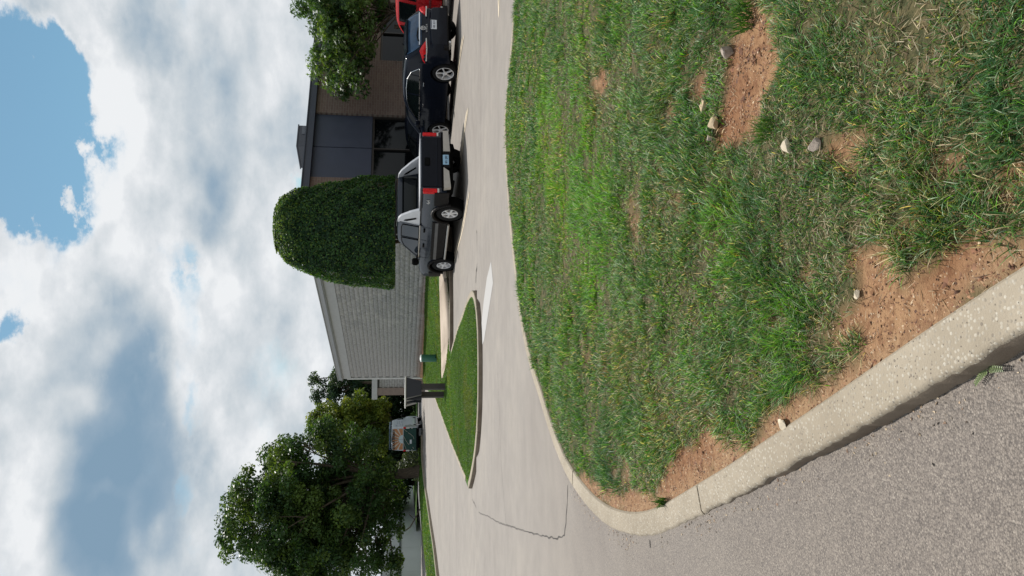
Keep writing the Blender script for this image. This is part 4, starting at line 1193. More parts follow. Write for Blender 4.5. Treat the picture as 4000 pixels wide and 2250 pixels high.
# ------------------------------------------------------------------ vehicles
def densify(prof, step=.06):
    out = []
    for (a, b) in zip(prof[:-1], prof[1:]):
        L = math.hypot(b[0] - a[0], b[1] - a[1]); n = max(1, int(L / step))
        for k in range(n): t = k / n; out.append((a[0] + (b[0] - a[0]) * t, a[1] + (b[1] - a[1]) * t))
    out.append(prof[-1]); return out
def catmull(prof, n=6):
    P = [prof[0]] + list(prof) + [prof[-1]]; out = []
    for i in range(1, len(P) - 2):
        p0, p1, p2, p3 = [np.array(q, float) for q in P[i - 1:i + 3]]
        for k in range(n):
            t = k / n
            out.append(tuple(.5 * ((2 * p1) + (-p0 + p2) * t + (2 * p0 - 5 * p1 + 4 * p2 - p3) * t * t + (-p0 + 3 * p1 - 3 * p2 + p3) * t ** 3)))
    out.append(tuple(prof[-1]))
    for i in range(1, len(out)):
        if out[i][0] <= out[i - 1][0]: out[i] = (out[i - 1][0] + .0015, out[i][1])
    return out
class Car:
    def __init__(s, L, Wd, H, belt, zbot, prof, tumble, rr=.10, plan_r=(.34, .10), plan_f=(.75, .17), crease=.02):
        s.L, s.W, s.H, s.belt, s.zbot, s.tumble, s.rr = L, Wd, H, belt, zbot, tumble, rr
        s.prof = catmull(prof, 5); s.pr, s.pf, s.crease = plan_r, plan_f, crease
    def plan(s, x):
        k = 1.0
        if x < s.pr[0]: k -= s.pr[1] * ((s.pr[0] - x) / s.pr[0]) ** 2.4
        if x > s.L - s.pf[0]: k -= s.pf[1] * ((x - s.L + s.pf[0]) / s.pf[0]) ** 2.4
        return k
    def sec(s, z):
        if z > s.belt: return 1 - s.crease - s.tumble * (z - s.belt)
        t = (z - s.zbot) / (s.belt - s.zbot)
        return .965 + .035 * math.sin(math.pi * min(1, max(0, t * .9 + .1))) ** .7 - (s.crease * max(0, t - .82) / .18)
    def y(s, x, z): return s.W / 2 * s.plan(x) * s.sec(z)
    def zt(s, x):
        xs = [p[0] for p in s.prof]; return float(np.interp(x, xs, [p[1] for p in s.prof]))
    def body(s, root, mat, wheels, wr, name='body', roundness=None):
        fl = [0, .05, .14, .26, .38, .5, .6, .7, .78, .85, .91, .955, .985, 1.0]
        rows = []
        for (x, zt) in s.prof:
            zb = s.zbot + (.10 * max(0, 1 - x / .5)) + .06 * max(0, (x - s.L + .7) / .7)
            zb = min(zb, zt - .05); half = []
            rr = min(s.rr, (zt - zb) * .45)
            for f in fl:
                z = zb + (zt - zb) * f; y = s.y(x, z); d = zt - z
                if d < rr: y -= rr * (1 - math.sqrt(max(0, 1 - ((rr - d) / rr) ** 2)))
                half.append((y, z))
            yt = half[-1][0]
            top = [(yt * .75, zt + .012), (yt * .4, zt + .022), (0, zt + .026)]
            ring = [(0, zb)] + [(half[0][0] * .9, zb)] + half + top
            full = ring + [(-a, b) for a, b in ring[1:-1][::-1]]
            rows.append([(x, a, b) for a, b in full])
        m = len(rows[0]); co = [p for r in rows for p in r]; F = []
        for i in range(len(rows) - 1):
            for k in range(m):
                F.append((i * m + k, (i + 1) * m + k, (i + 1) * m + (k + 1) % m, i * m + (k + 1) % m))
        F.append(tuple(range(m))); F.append(tuple(range((len(rows) - 1) * m, len(rows) * m))[::-1])
        me = bpy.data.meshes.new(name); me.from_pydata(co, [], F); me.update()
        bm = bmesh.new(); bm.from_mesh(me); bmesh.ops.recalc_face_normals(bm, faces=bm.faces); bm.to_mesh(me); bm.free()
        tmp = bpy.data.objects.new('tmp_body', me); COL.objects.link(tmp)
        cb = MB()
        for wx in wheels:
            for sy in (1, -1): cb.tube((wx, sy * (s.W / 2 + .15), wr), (wx, sy * (s.W / 2 - .30), wr), wr * 1.17, n=28)
        cut = cb.build('tmp_cut', None)
        md = tmp.modifiers.new('b', 'BOOLEAN'); md.operation = 'DIFFERENCE'; md.object = cut; md.solver = 'EXACT'
        dg = bpy.context.evaluated_depsgraph_get(); dg.update()
        me2 = bpy.data.meshes.new_from_object(tmp.evaluated_get(dg))
        bpy.data.objects.remove(tmp, do_unlink=True); bpy.data.objects.remove(cut, do_unlink=True)
        me2.materials.clear()
        return link_mesh(name, me2, mat, root, 32)
    def side(s, root, name, poly, mat, off=.006, sides=(1, -1), thick=.012, label=None):
        """flush panel on the flank, outline in (x, z)"""
        obs = []
        P = densify(poly + [poly[0]], .12)[:-1]
        for sd_ in sides:
            bm = bmesh.new()
            def pt(x, z, o): return (x, sd_ * (s.y(x, z) + o), z)
            cx = sum(p[0] for p in P) / len(P); cz = sum(p[1] for p in P) / len(P)
            o1 = [bm.verts.new(pt(x, z, off)) for x, z in P]; o0 = [bm.verts.new(pt(x, z, off - thick)) for x, z in P]
            mid = [bm.verts.new(pt(cx + (x - cx) * .5, cz + (z - cz) * .5, off)) for x, z in P]; c = bm.verts.new(pt(cx, cz, off)); n = len(P)
            for i in range(n):
                j = (i + 1) % n
                bm.faces.new((o0[i], o0[j], o1[j], o1[i])); bm.faces.new((o1[i], o1[j], mid[j], mid[i])); bm.faces.new((mid[i], mid[j], c))
            bmesh.ops.recalc_face_normals(bm, faces=bm.faces)
            me = bpy.data.meshes.new(name); bm.to_mesh(me); bm.free()
            o = link_mesh(name, me, mat, root, 30)
            if label: o['label'] = label
            obs.append(o)
        return obs
    def outline(s, root, name, poly, mat, r=.011, off=.010, sides=(1, -1), closed=True):
        P = densify(poly + ([poly[0]] if closed else []), .12)
        for sd_ in sides:
            t = MB(); t.path([(x, sd_ * (s.y(x, z) + off), z) for x, z in P], r, 5); t.build(name, mat, root, 60)
    def top(s, root, name, xs, yfr, mat, off=.008, inset=.0):
        """panel lying on the upper surface between stations xs, half widths yfr as share of the surface"""
        co = []; F = []; K = 9
        for (x, fr) in zip(xs, yfr):
            z = s.zt(x); e = .02
            sl = (s.zt(x + e) - s.zt(x - e)) / (2 * e); nl = math.hypot(1, sl); nx, nz = -sl / nl, 1 / nl
            hy = s.y(x, z) * fr
            for k in range(K):
                v = -1 + 2 * k / (K - 1)
                co.append((x + nx * (off + .024 * (1 - abs(v)) ** .6), v * hy, z + nz * (off + .024 * (1 - abs(v)) ** .6)))
        for i in range(len(xs) - 1):
            for k in range(K - 1):
                a = i * K + k; F.append((a, a + 1, a + K + 1, a + K))
        me = bpy.data.meshes.new(name); me.from_pydata(co, [], F); me.update()
        bm = bmesh.new(); bm.from_mesh(me); bmesh.ops.solidify(bm, geom=bm.faces[:], thickness=.006); bmesh.ops.recalc_face_normals(bm, faces=bm.faces); bm.to_mesh(me); bm.free()
        return link_mesh(name, me, mat, root, 40)
_wm = {}
def wheel(root, x, y, r, rim_r, side, style, w=.25):
    """tyre with rim, hub and spokes; side = +1 for the left"""
    key = (r, rim_r, style, side)
    if key not in _wm:
        t = MB(); s = side
        t.lathe([(rim_r * .98, s * -.01), (rim_r * 1.02, s * .018), (r * .86, s * .030), (r * .955, s * .018), (r, s * -.02), (r, s * (-w + .04)), (r * .95, s * -w), (rim_r, s * -w)], 'y', 36)
        ty = t.build('tire', M['rubber'], None, 40)
        t = MB(); t.lathe([(rim_r * 1.0, s * .012), (rim_r * .93, s * .016), (rim_r * .90, s * -.012), (rim_r * .90, s * -.13), (0, s * -.13)], 'y', 36)
        rm = t.build('rim', M['alloy'], None, 40)
        t = MB(); n = {'five': 5, 'six': 6}[style]
        t.lathe([(rim_r * .24, s * -.03), (rim_r * .24, s * .012), (rim_r * .16, s * .022), (0, s * .022)], 'y', 20)
        for k in range(n):
            a = 2 * math.pi * (k + .25) / n
            ca, sa = math.cos(a), math.sin(a)
            w0, w1 = (.10, .20) if style == 'five' else (.30, .26)
            pts = []
            for (rr_, ww) in ((.15, w0), (.55, w0 * 1.0 if style == 'five' else .20), (.93, w1)):
                pts.append((rr_, ww))
            quad = []
            for (rr_, ww) in pts: quad.append((rr_ * ca - ww * sa * .5, rr_ * sa + ww * ca * .5))
            for (rr_, ww) in pts[::-1]: quad.append((rr_ * ca + ww * sa * .5, rr_ * sa - ww * ca * .5))
            t.prism([(q[0] * rim_r, q[1] * rim_r) for q in quad], 'y', s * -.035, s * .010)
        spk = t.build('spokes', M['alloy'], None, 30)
        t = MB(); t.lathe([(rim_r * .89, s * -.125), (rim_r * .89, s * -.118), (0, s * -.118)], 'y', 24); dk = t.build('brake', M['dark'], None, 40)
        _wm[key] = [o.data for o in (ty, rm, spk, dk)]
        for o in (ty, rm, spk, dk): bpy.data.objects.remove(o, do_unlink=True)
    ms = _wm[key]
    o = bpy.data.objects.new('wheel', ms[0]); COL.objects.link(o); o.parent = root; o.location = (x, y, r)
    for m_, nm in zip(ms[1:], ('rim', 'spokes', 'brake_disc')):
        c = bpy.data.objects.new(nm, m_); COL.objects.link(c); c.parent = o
    return o
def text_part(root, name, body, size, loc, rot, mat, depth=.003, align='CENTER', sx=1.0, bold=0.0):
    cu = bpy.data.curves.new('tmp_text', 'FONT'); cu.body = body; cu.size = size; cu.extrude = depth; cu.offset = bold; cu.align_x = align; cu.align_y = 'CENTER'
    to = bpy.data.objects.new('tmp_text', cu); COL.objects.link(to)
    dg = bpy.context.evaluated_depsgraph_get(); dg.update()
    me = bpy.data.meshes.new_from_object(to.evaluated_get(dg)); bpy.data.objects.remove(to, do_unlink=True)
    me.materials.clear()
    o = link_mesh(name, me, mat, root); o.location = loc; o.rotation_euler = rot; o.scale = (sx, 1, 1)
    return o
RB = (R(90), 0, R(-90))            # text on the rear face (normal -x), reading to the right as seen from behind
def place_car(root, ix, iy, wheel_xy, dist=None):
    """puts the car so that the contact point of a wheel (car coordinates) stands at the traced pixel"""
    p = gp(ix, iy) if dist is None else Vector((*at_depth(ix, iy, dist).xy, 0))
    a = root.rotation_euler[2]
    wx, wy = wheel_xy
    X = p.x - (wx * math.cos(a) - wy * math.sin(a)); Y = p.y - (wx * math.sin(a) + wy * math.cos(a))
    root.location = (X, Y, float(Zr(p.x, p.y)))

# --- black crossover
def crossover():
    r = empty('parked_crossover', (0, 0, 0), math.atan2(2.35, -1.10))
    tag(r, 'glossy black crossover with silver five-spoke wheels and large red tail lamps', 'car', 'vehicles parked nose-in along the lot')
    c = Car(4.80, 1.85, 1.61, 1.02, .25,
            [(0, .66), (.02, .78), (.06, .80), (.12, .84), (.16, .98), (.22, 1.12), (.40, 1.33), (.58, 1.50), (.70, 1.545), (1.2, 1.585), (1.9, 1.61), (2.5, 1.585), (2.85, 1.50), (3.25, 1.28), (3.62, 1.08), (3.9, 1.02), (4.35, .93), (4.62, .80), (4.76, .62), (4.80, .50)],
            .30, rr=.09, plan_r=(.60, .25))
    c.body(r, M['black'], (1.0, 3.775), .37)
    dlo = [(.86, 1.12), (3.40, 1.08), (3.10, 1.24), (2.80, 1.40), (2.45, 1.475), (1.9, 1.50), (1.45, 1.475), (1.1, 1.36)]
    c.side(r, 'side_window', [(2.12, 1.09), (3.34, 1.085), (3.06, 1.24), (2.78, 1.385), (2.42, 1.46), (2.15, 1.475)], M['carglass'])
    c.side(r, 'side_window', [(1.22, 1.10), (2.05, 1.09), (2.06, 1.48), (1.88, 1.488), (1.46, 1.465), (1.24, 1.40)], M['carglass'])
    c.side(r, 'quarter_window', [(.90, 1.125), (1.17, 1.11), (1.18, 1.375), (1.06, 1.31)], M['carglass'])
    c.outline(r, 'window_trim', dlo, M['chrome'], .012)
    c.top(r, 'rear_window', [.19, .25, .32, .40, .48, .55], [.74, .80, .83, .84, .84, .84], M['blueglass'])
    c.top(r, 'windshield', [2.72, 2.95, 3.2, 3.45, 3.60], [.84, .86, .88, .9, .9], M['carglass'])
    # spoiler over the rear glass
    t = MB(); t.prism([(.42, 1.50), (.80, 1.59), (.80, 1.555), (.50, 1.455)], 'y', -.62, .62); t.build('spoiler', M['black'], r, 30)
    t = MB(); t.prism([(.14, 1.125), (.17, 1.155), (.20, 1.155), (.20, 1.12)], 'y', -.62, .62); t.build('glass_sill_trim', M['chrome'], r)
    t = MB(); t.path([(.19, -.05, 1.17), (.20, .25, 1.21), (.17, .45, 1.18)], .018, 6); t.build('rear_wiper', M['dark'], r)
    for sd_ in (1, -1):
        z = [(.45, .97), (.60, .99), (.60, 1.0), (.42, 1.10), (.28, 1.12)]
        yy = lambda x, zz: sd_ * (c.y(x, zz) + .006)
        bm = MB()
        out = [(.13, .97, .60), (.125, .97, .93), (.20, .975, 1.02)]
        pts = [(.105, .50 * sd_, .96), (.12, .74 * sd_, .95), (.24, yy(.24, .95), .95), (.62, yy(.62, .97), .97), (.50, yy(.50, 1.04), 1.04), (.30, yy(.30, 1.08), 1.10), (.185, .82 * sd_, 1.14), (.150, .68 * sd_, 1.08)]
        vs = [bm.bm.verts.new(p) for p in pts]; cen = bm.bm.verts.new((.11, .83 * sd_, 1.03))
        back = [bm.bm.verts.new((p[0] + .10, p[1] * .92, p[2])) for p in pts]
        for i in range(len(pts)):
            j = (i + 1) % len(pts); bm.bm.faces.new((vs[i], vs[j], cen)); bm.bm.faces.new((vs[i], vs[j], back[j], back[i]))
        bm.bm.faces.new(back[::-1])
        lamp = bm.build('tail_lamp', M['taillight'], r, 25)
        t = MB(); t.path([(.10, .42 * sd_, .945), (.10, .80 * sd_, .935), (.23, yy(.23, .93) - sd_ * .004, .935), (.50, yy(.50, .93) - sd_ * .004, .94)], .020, 6); t.build('clear_strip', M['clearlens'], lamp)
        t = MB(); t.box((3.28, sd_ * 1.06, 1.13), (.12, .20, .15), bevel=.03); t.box((3.33, sd_ * .95, 1.08), (.06, .1, .04)); t.build('mirror', M['black'], r, 40)
        for hx in (1.55, 2.55):
            t = MB(); t.box((hx, sd_ * (c.y(hx, .98) + .012), .985), (.17, .02, .024), bevel=.006); t.build('door_handle', M['chrome'], r)
        t = MB(); t.path([(.06, .72 * sd_, .40), (.03, .30 * sd_, .38)], .016, 5); t.build('bumper_reflector_trim', M['cladding'], r)
        for (a, b) in ((1.20, .35), (2.10, .33), (3.28, .34)):
            t = MB(); t.path([(a, sd_ * (c.y(a, zz) + .002), zz) for zz in (.40, .6, .8, 1.0)], .004, 4); t.build('door_gap', M['dark'], r)
    t = MB(); t.prism([(.02, .31), (.42, .27), (.42, .46), (.02, .44)], 'y', -.80, .80); t.build('lower_bumper', M['cladding'], r)
    t = MB(); t.box((-.006, -.02, .73), (.02, .34, .17), bevel=.004); pl = t.build('license_plate', M['plate'], r)
    text_part(pl, 'plate_text', '105 X11', .085, (-.019, -.02, .715), RB, M['ink']); t = MB(); t.box((-.0175, -.02, .795), (.004, .30, .02)); t.build('plate_band', M['ink'], pl)
    t = MB(); t.lathe([(.062, 0), (.075, 0), (.075, .008), (.062, .008)], 'x', 24); t.box((.004, 0, 0), (.008, .02, .10)); t.box((.004, 0, .025), (.008, .11, .014))
    e = t.build('emblem', M['badge'], r); e.location = (.110, .02, 1.035)
    text_part(r, 'lettering', 'V E N Z A', .07, (.108, .02, .93), RB, M['badge'])
    t = MB(); t.tube((.9, 0, 1.575), (.82, 0, 1.64), .012); t.build('antenna', M['dark'], r)
    t = MB(); t.box((2.3, 0, .28), (3.9, 1.5, .14)); t.build('underbody', M['dark'], r)
    t = MB(); t.tube((.05, .55, .27), (.4, .55, .27), .035, n=10); t.build('exhaust', M['alloy'], r)
    for x in (1.0, 3.775):
        wheel(r, x, .91, .372, .268, 1, 'five'); wheel(r, x, -.91, .372, .268, -1, 'five')
    return r
cv = crossover(); place_car(cv, 1786.5, 289, (1.0, .90))

# --- black four-door truck with open bed and pale sails
def bedtruck():
    r = empty('parked_truck', (0, 0, 0), math.atan2(3.0, -1.42))
    tag(r, 'black four-door truck with pale gray sail panels behind the cab and a black tailgate', 'pickup truck', 'vehicles parked nose-in along the lot')
    c = Car(5.62, 2.0, 1.90, 1.21, .46,
            [(0.10, .62), (.105, .95), (.11, 1.19), (.16, 1.225), (.30, 1.235), (1.2, 1.24), (1.95, 1.24), (1.99, 1.30), (2.0, 1.80), (2.05, 1.875), (2.6, 1.905), (3.2, 1.89), (3.42, 1.80), (3.85, 1.50), (4.20, 1.27), (4.4, 1.235), (4.9, 1.19), (5.3, 1.12), (5.5, 1.02), (5.58, .85), (5.62, .62)],
            .24, rr=.07, plan_r=(.12, .02), plan_f=(.6, .13), crease=.03)
    c.body(r, M['slate'], (1.25, 4.55), .40)
    # lower cladding along the flanks
    for (a, b) in ((.12, .80), (1.72, 4.08), (5.02, 5.45)):
        c.side(r, 'cladding', [(a, .47), (b, .47), (b, .86), (a, .88)], M['cladding'], off=.022, thick=.03)
        if b - a > 1: c.side(r, 'rub_strip', [(a + .03, .70), (b - .03, .68), (b - .03, .77), (a + .03, .79)], simple('gray_rub_strip', (.09, .09, .095), .35), off=.035, thick=.02)
    for wx in (1.25, 4.55):
        for sd_ in (1, -1):
            arc = [(wx + .53 * math.cos(q), .40 + .53 * math.sin(q)) for q in [math.pi * (.03 + .94 * k / 12) for k in range(13)]]
            arc2 = [(wx + .455 * math.cos(q), .40 + .455 * math.sin(q)) for q in [math.pi * (.0 + 1.0 * k / 12) for k in range(13)]][::-1]
            c.side(r, 'fender_flare', [p for p in arc] + [p for p in arc2], M['cladding'], off=.03, thick=.04, sides=(sd_,)) if False else None
            t = MB(); pts = [(wx + .50 * math.cos(q), sd_ * (c.y(wx, .8) + .012), .40 + .50 * math.sin(q)) for q in [math.pi * (.0 + 1.0 * k / 14) for k in range(15)]]
            t.path(pts, .045, 8); t.build('fender_flare', M['cladding'], r, 60)
            t = MB(); t.lathe([(.455, -.30), (.455, 0.0)], 'y', 28, (wx, sd_ * .84 + (.15 if sd_ > 0 else .15), .40)); t.build('wheel_well', M['dark'], r, 60)
    # glass
    c.side(r, 'side_window', [(2.92, 1.26), (3.98, 1.26), (3.80, 1.42), (3.42, 1.70), (3.20, 1.765), (2.95, 1.78)], M['slateglass'])
    c.side(r, 'side_window', [(2.10, 1.26), (2.84, 1.26), (2.86, 1.785), (2.30, 1.78), (2.14, 1.74)], M['slateglass'])
    for P_ in ([(2.92, 1.26), (3.98, 1.26), (3.80, 1.42), (3.42, 1.70), (3.20, 1.765), (2.95, 1.78)], [(2.10, 1.26), (2.84, 1.26), (2.86, 1.785), (2.30, 1.78), (2.14, 1.74)]):
        c.outline(r, 'window_seal', P_, M['dark'], .013, .008)
    for sd_ in (1, -1):
        t = MB(); t.path([(x, sd_ * (c.y(x, 1.235) + .008), 1.235) for x in (2.0, 2.6, 3.2, 4.0)], .016, 5); t.build('belt_trim', M['bumper'], r)
    c.top(r, 'windshield', [3.44, 3.65, 3.9, 4.12], [.86, .88, .9, .9], M['slateglass'])
    t = MB(); t.box((1.985, 0, 1.53), (.02, 1.44, .46), bevel=.05); t.build('rear_window', M['carglass'], r)
    # sail panels: from the cab roof down to the bed rail
    for sd_ in (1, -1):
        t = MB()
        def S(x, z, o=.0): return (x, sd_ * (c.W / 2 * (1 - .03 - .24 * (z - 1.21)) - .012 + o), z)
        outl = [(1.14, 1.245), (2.03, 1.245), (2.08, 1.89), (1.90, 1.87), (1.72, 1.79), (1.40, 1.52)]
        A = [t.bm.verts.new(S(x, z)) for x, z in outl]; Bq = [t.bm.verts.new(S(x, z, -.07)) for x, z in outl]
        t.bm.faces.new(A); t.bm.faces.new(Bq[::-1])
        for i in range(len(outl)): j = (i + 1) % len(outl); t.bm.faces.new((A[i], A[j], Bq[j], Bq[i]))
        sl = t.build('sail_panel', M['sail'], r)
        t = MB(); v = [(1.62, 1.36), (1.70, 1.34), (1.93, 1.62), (1.95, 1.72), (1.86, 1.68)]
        A = [t.bm.verts.new(S(x, z, .006)) for x, z in v]; t.bm.faces.new(A)
        Bq = [t.bm.verts.new(S(x, z, -.076)) for x, z in v]; t.bm.faces.new(Bq[::-1])
        t.build('vent_slot', M['dark'], sl)
        t = MB(); t.box((.62, sd_ * .93, 1.262), (1.05, .12, .035), bevel=.008); t.build('bed_rail', simple('gray_rail', (.17, .18, .20), .5), r)
        # tail lamps
        t = MB(); t.box((.14, sd_ * .94, 1.00), (.13, .125, .40), bevel=.02); lm = t.build('tail_lamp', M['taillight'], r)
        t = MB(); t.box((.138, sd_ * .94, .775), (.13, .12, .05), bevel=.006); t.build('reversing_lamp', M['clearlens'], lm)
        # mirrors, handles
        t = MB(); t.box((3.95, sd_ * 1.17, 1.34), (.14, .24, .22), bevel=.05); t.box((4.0, sd_ * 1.03, 1.28), (.08, .14, .06)); t.build('mirror', M['dark'], r, 40)
        for hx in (2.28, 3.22):
            t = MB(); t.box((hx, sd_ * (c.y(hx, 1.10) + .014), 1.10), (.17, .03, .06), bevel=.008); t.build('door_handle', M['dark'], r)
        for a in (2.10, 2.90, 4.02):
            t = MB(); t.path([(a, sd_ * (c.y(a, zz) + .002), zz) for zz in (.9, 1.0, 1.1, 1.2)], .004, 4); t.build('door_gap', M['dark'], r)
        t = MB(); t.path([(2.1, sd_ * .68, 1.935), (2.3, sd_ * .70, 1.965), (3.1, sd_ * .70, 1.955), (3.35, sd_ * .68, 1.90)], .022, 6); t.build('roof_rail', M['dark'], r, 60)
        t = MB(); t.tube((1.85, sd_ * 1.02, .40), (4.02, sd_ * 1.02, .40), .035, n=10); t.build('side_step', M['bumper'], r, 60)
        t = MB(); t.box((5.50, sd_ * .72, .92), (.16, .34, .20), bevel=.03); t.build('headlight', M['clearlens'], r)
    t = MB(); t.path([(2.05, 0.66 * k, 1.925) for k in (-1, 0, 1)], .016, 5); t.path([(3.0, .68 * k, 1.95) for k in (-1, 0, 1)], .016, 5); t.build('roof_crossbar', M['dark'], r)
    # bed cover, tailgate, bumper
    t = MB(); t.box((.72, 0, 1.262), (1.14, 1.66, .035), bevel=.008); t.build('bed_cover', M['sail'], r)  # sun glare on the cover put into its pale colour
    t = MB(); t.box((.085, 0, .95), (.04, 1.66, .56), bevel=.012); tg = t.build('tailgate', M['black'], r)
    t = MB(); t.box((.062, 0, .80), (.02, 1.60, .035), bevel=.006); t.build('tailgate_crease', M['black'], tg)
    t = MB(); t.box((.058, .02, 1.07), (.02, .26, .15), bevel=.02); t.build('tailgate_handle', M['dark'], tg)
    t = MB(); t.box((.04, 0, .655), (.16, 1.86, .05), bevel=.012); t.build('bumper_step', M['dark'], r)
    for (a, b) in ((.28, .96), (-.96, -.26)):
        t = MB(); m_ = (a + b) / 2; t.prism([(a, .63), (b, .63), (b - .04 * np.sign(m_) * (m_ > 0), .44), (a + .12 * (m_ > 0), .48)], 'x', -.075, .06); t.build('bumper', M['bumper'], r)
    t = MB(); t.box((.0, 0, .53), (.09, .54, .17)); t.build('bumper_center', M['cladding'], r)
    t = MB(); t.box((-.058, .02, .56), (.012, .33, .165), bevel=.004); pl = t.build('license_plate', M['plateblue'], r)
    text_part(pl, 'plate_text', 'B11 J02', .085, (-.068, .02, .55), RB, M['ink'])
    text_part(r, 'emblem', '4x4', .14, (.62, c.y(.62, 1.03) + .010, 1.03), (R(90), 0, R(180)), M['badge'], depth=.008)
    t = MB(); t.box((2.8, 0, .50), (4.9, 1.5, .22)); t.box((.5, 0, .42), (.6, 1.2, .14)); t.tube((.3, -.72, .40), (.3, -.55, .36), .09, n=12); t.build('underbody', M['dark'], r)
    t = MB(); t.tube((.12, .62, .36), (.75, .62, .38), .05, n=10); t.build('exhaust', M['dark'], r)
    t = MB(); t.tube((1.25, -.8, .40), (1.25, .8, .40), .07, n=10); t.lathe([(0, -.12), (.13, -.1), (.15, 0), (.13, .1), (0, .12)], 'x', 14, (1.25, 0, .40)); t.build('rear_axle', M['dark'], r)
    t = MB(); t.box((5.56, 0, .60), (.14, 1.72, .26), bevel=.03); t.build('front_bumper', M['bumper'], r)
    for x in (1.25, 4.55):
        wheel(r, x, .985, .395, .235, 1, 'six', .27); wheel(r, x, -.985, .395, .235, -1, 'six', .27)
    return r
bt = bedtruck(); place_car(bt, 1810, 834, (1.25, .97))

# --- red utility vehicle at the edge of the picture
def redcar():
    r = empty('parked_utility_vehicle', (0, 0, 0), ANG)
    tag(r, 'red utility vehicle with tinted windows and chrome side step, partly hidden behind the black crossover', 'suv', 'vehicles parked nose-in along the lot')
    c = Car(5.0, 1.92, 1.82, 1.14, .36,
            [(0, .70), (.02, 1.0), (.08, 1.2), (.2, 1.55), (.34, 1.74), (.6, 1.79), (1.6, 1.82), (2.4, 1.815), (2.85, 1.72), (3.3, 1.44), (3.62, 1.22), (3.9, 1.16), (4.4, 1.08), (4.8, .98), (4.95, .8), (5.0, .55)], .22, rr=.08, crease=.025)
    c.body(r, M['red'], (.95, 3.95), .39)
    for P_ in ([(2.66, 1.19), (3.42, 1.19), (3.22, 1.36), (2.92, 1.60), (2.70, 1.69)], [(1.66, 1.19), (2.52, 1.19), (2.50, 1.71), (1.66, 1.72)], [(.55, 1.21), (1.5, 1.19), (1.5, 1.72), (.62, 1.68)]):
        c.side(r, 'side_window', P_, M['carglass']); c.outline(r, 'window_seal', P_, M['dark'], .012, .006)
    c.top(r, 'windshield', [2.9, 3.1, 3.35, 3.55], [.86, .88, .9, .9], M['carglass']); c.top(r, 'rear_window', [.09, .15, .2, .3], [.8, .8, .8, .8], M['carglass'])
    for sd_ in (1, -1):
        for hx in (1.80, 2.82):
            t = MB(); t.box((hx, sd_ * (c.y(hx, 1.04) + .016), 1.04), (.18, .03, .035), bevel=.008); t.build('door_handle', M['chrome'], r)
        for a in (1.58, 2.59, 3.5):
            t = MB(); t.path([(a, sd_ * (c.y(a, zz) + .002), zz) for zz in (.5, .7, .9, 1.1)], .005, 4); t.build('door_gap', M['dark'], r)
        t = MB(); t.box((2.35, sd_ * (c.y(2.3, .74) + .012), .74), (2.0, .03, .07), bevel=.008); t.build('door_molding', simple('dark_red_molding', (.12, .01, .012), .4), r)
        t = MB(); t.tube((1.5, sd_ * 1.03, .36), (3.4, sd_ * 1.03, .36), .04, n=10); t.build('side_step', M['chrome'], r, 60)
        t = MB(); t.box((3.42, sd_ * 1.08, 1.24), (.13, .2, .18), bevel=.04); t.build('mirror', M['red'], r, 40)
        t = MB(); t.box((.04, sd_ * .84, 1.0), (.08, .16, .34), bevel=.02); t.build('tail_lamp', M['taillight'], r)
    t = MB(); t.box((2.5, 0, .42), (4.4, 1.5, .2)); t.build('underbody', M['dark'], r)
    for x in (.95, 3.95):
        wheel(r, x, .93, .385, .24, 1, 'five'); wheel(r, x, -.93, .385, .24, -1, 'five')
    return r
rc = redcar(); P0 = Vector((.41 * 0, 0)); vv = Vector((.91, .41))
pos = UD * 17.35 + vv * (18.5 + .96); rc.location = (pos.x, pos.y, .07)

# --- dark hatchback seen between the two black ones
def hatch():
    r = empty('parked_hatchback', (0, 0, 0), math.atan2(-.5, -.866))
    tag(r, 'black hatchback almost lost in shade, its roof showing between the truck and the crossover', 'car')
    c = Car(4.4, 1.78, 1.50, .98, .22, [(0, .6), (.03, .8), (.12, .95), (.3, 1.2), (.55, 1.42), (.8, 1.475), (1.6, 1.50), (2.2, 1.48), (2.6, 1.38), (3.1, 1.12), (3.4, .98), (3.9, .90), (4.25, .78), (4.38, .55), (4.4, .45)], .30, rr=.09)
    c.body(r, M['black'], (.85, 3.45), .33)
    for P_ in ([(2.02, 1.04), (3.05, 1.03), (2.75, 1.22), (2.45, 1.36), (2.05, 1.40)], [(1.0, 1.07), (1.94, 1.04), (1.96, 1.41), (1.3, 1.39)]):
        c.side(r, 'side_window', P_, M['carglass'])
    c.top(r, 'windshield', [2.62, 2.8, 3.0, 3.2], [.86, .88, .9, .9], M['carglass']); c.top(r, 'rear_window', [.2, .3, .42, .5], [.8, .8, .8, .8], M['carglass'])
    for sd_ in (1, -1):
        t = MB(); t.box((.06, sd_ * .72, .85), (.1, .2, .16), bevel=.02); t.build('tail_lamp', M['taillight'], r)
        t = MB(); t.box((4.2, sd_ * .66, .66), (.2, .3, .14), bevel=.03); t.build('headlight', M['clearlens'], r)
        t = MB(); t.box((3.0, sd_ * .98, 1.03), (.1, .16, .12), bevel=.03); t.build('mirror', M['black'], r, 40)
    for x in (.85, 3.45):
        wheel(r, x, .86, .32, .21, 1, 'five'); wheel(r, x, -.86, .32, .21, -1, 'five')
    r.location = (7.9, 29.9, float(Zr(6.6, 28)) + .02); return r
hatch()

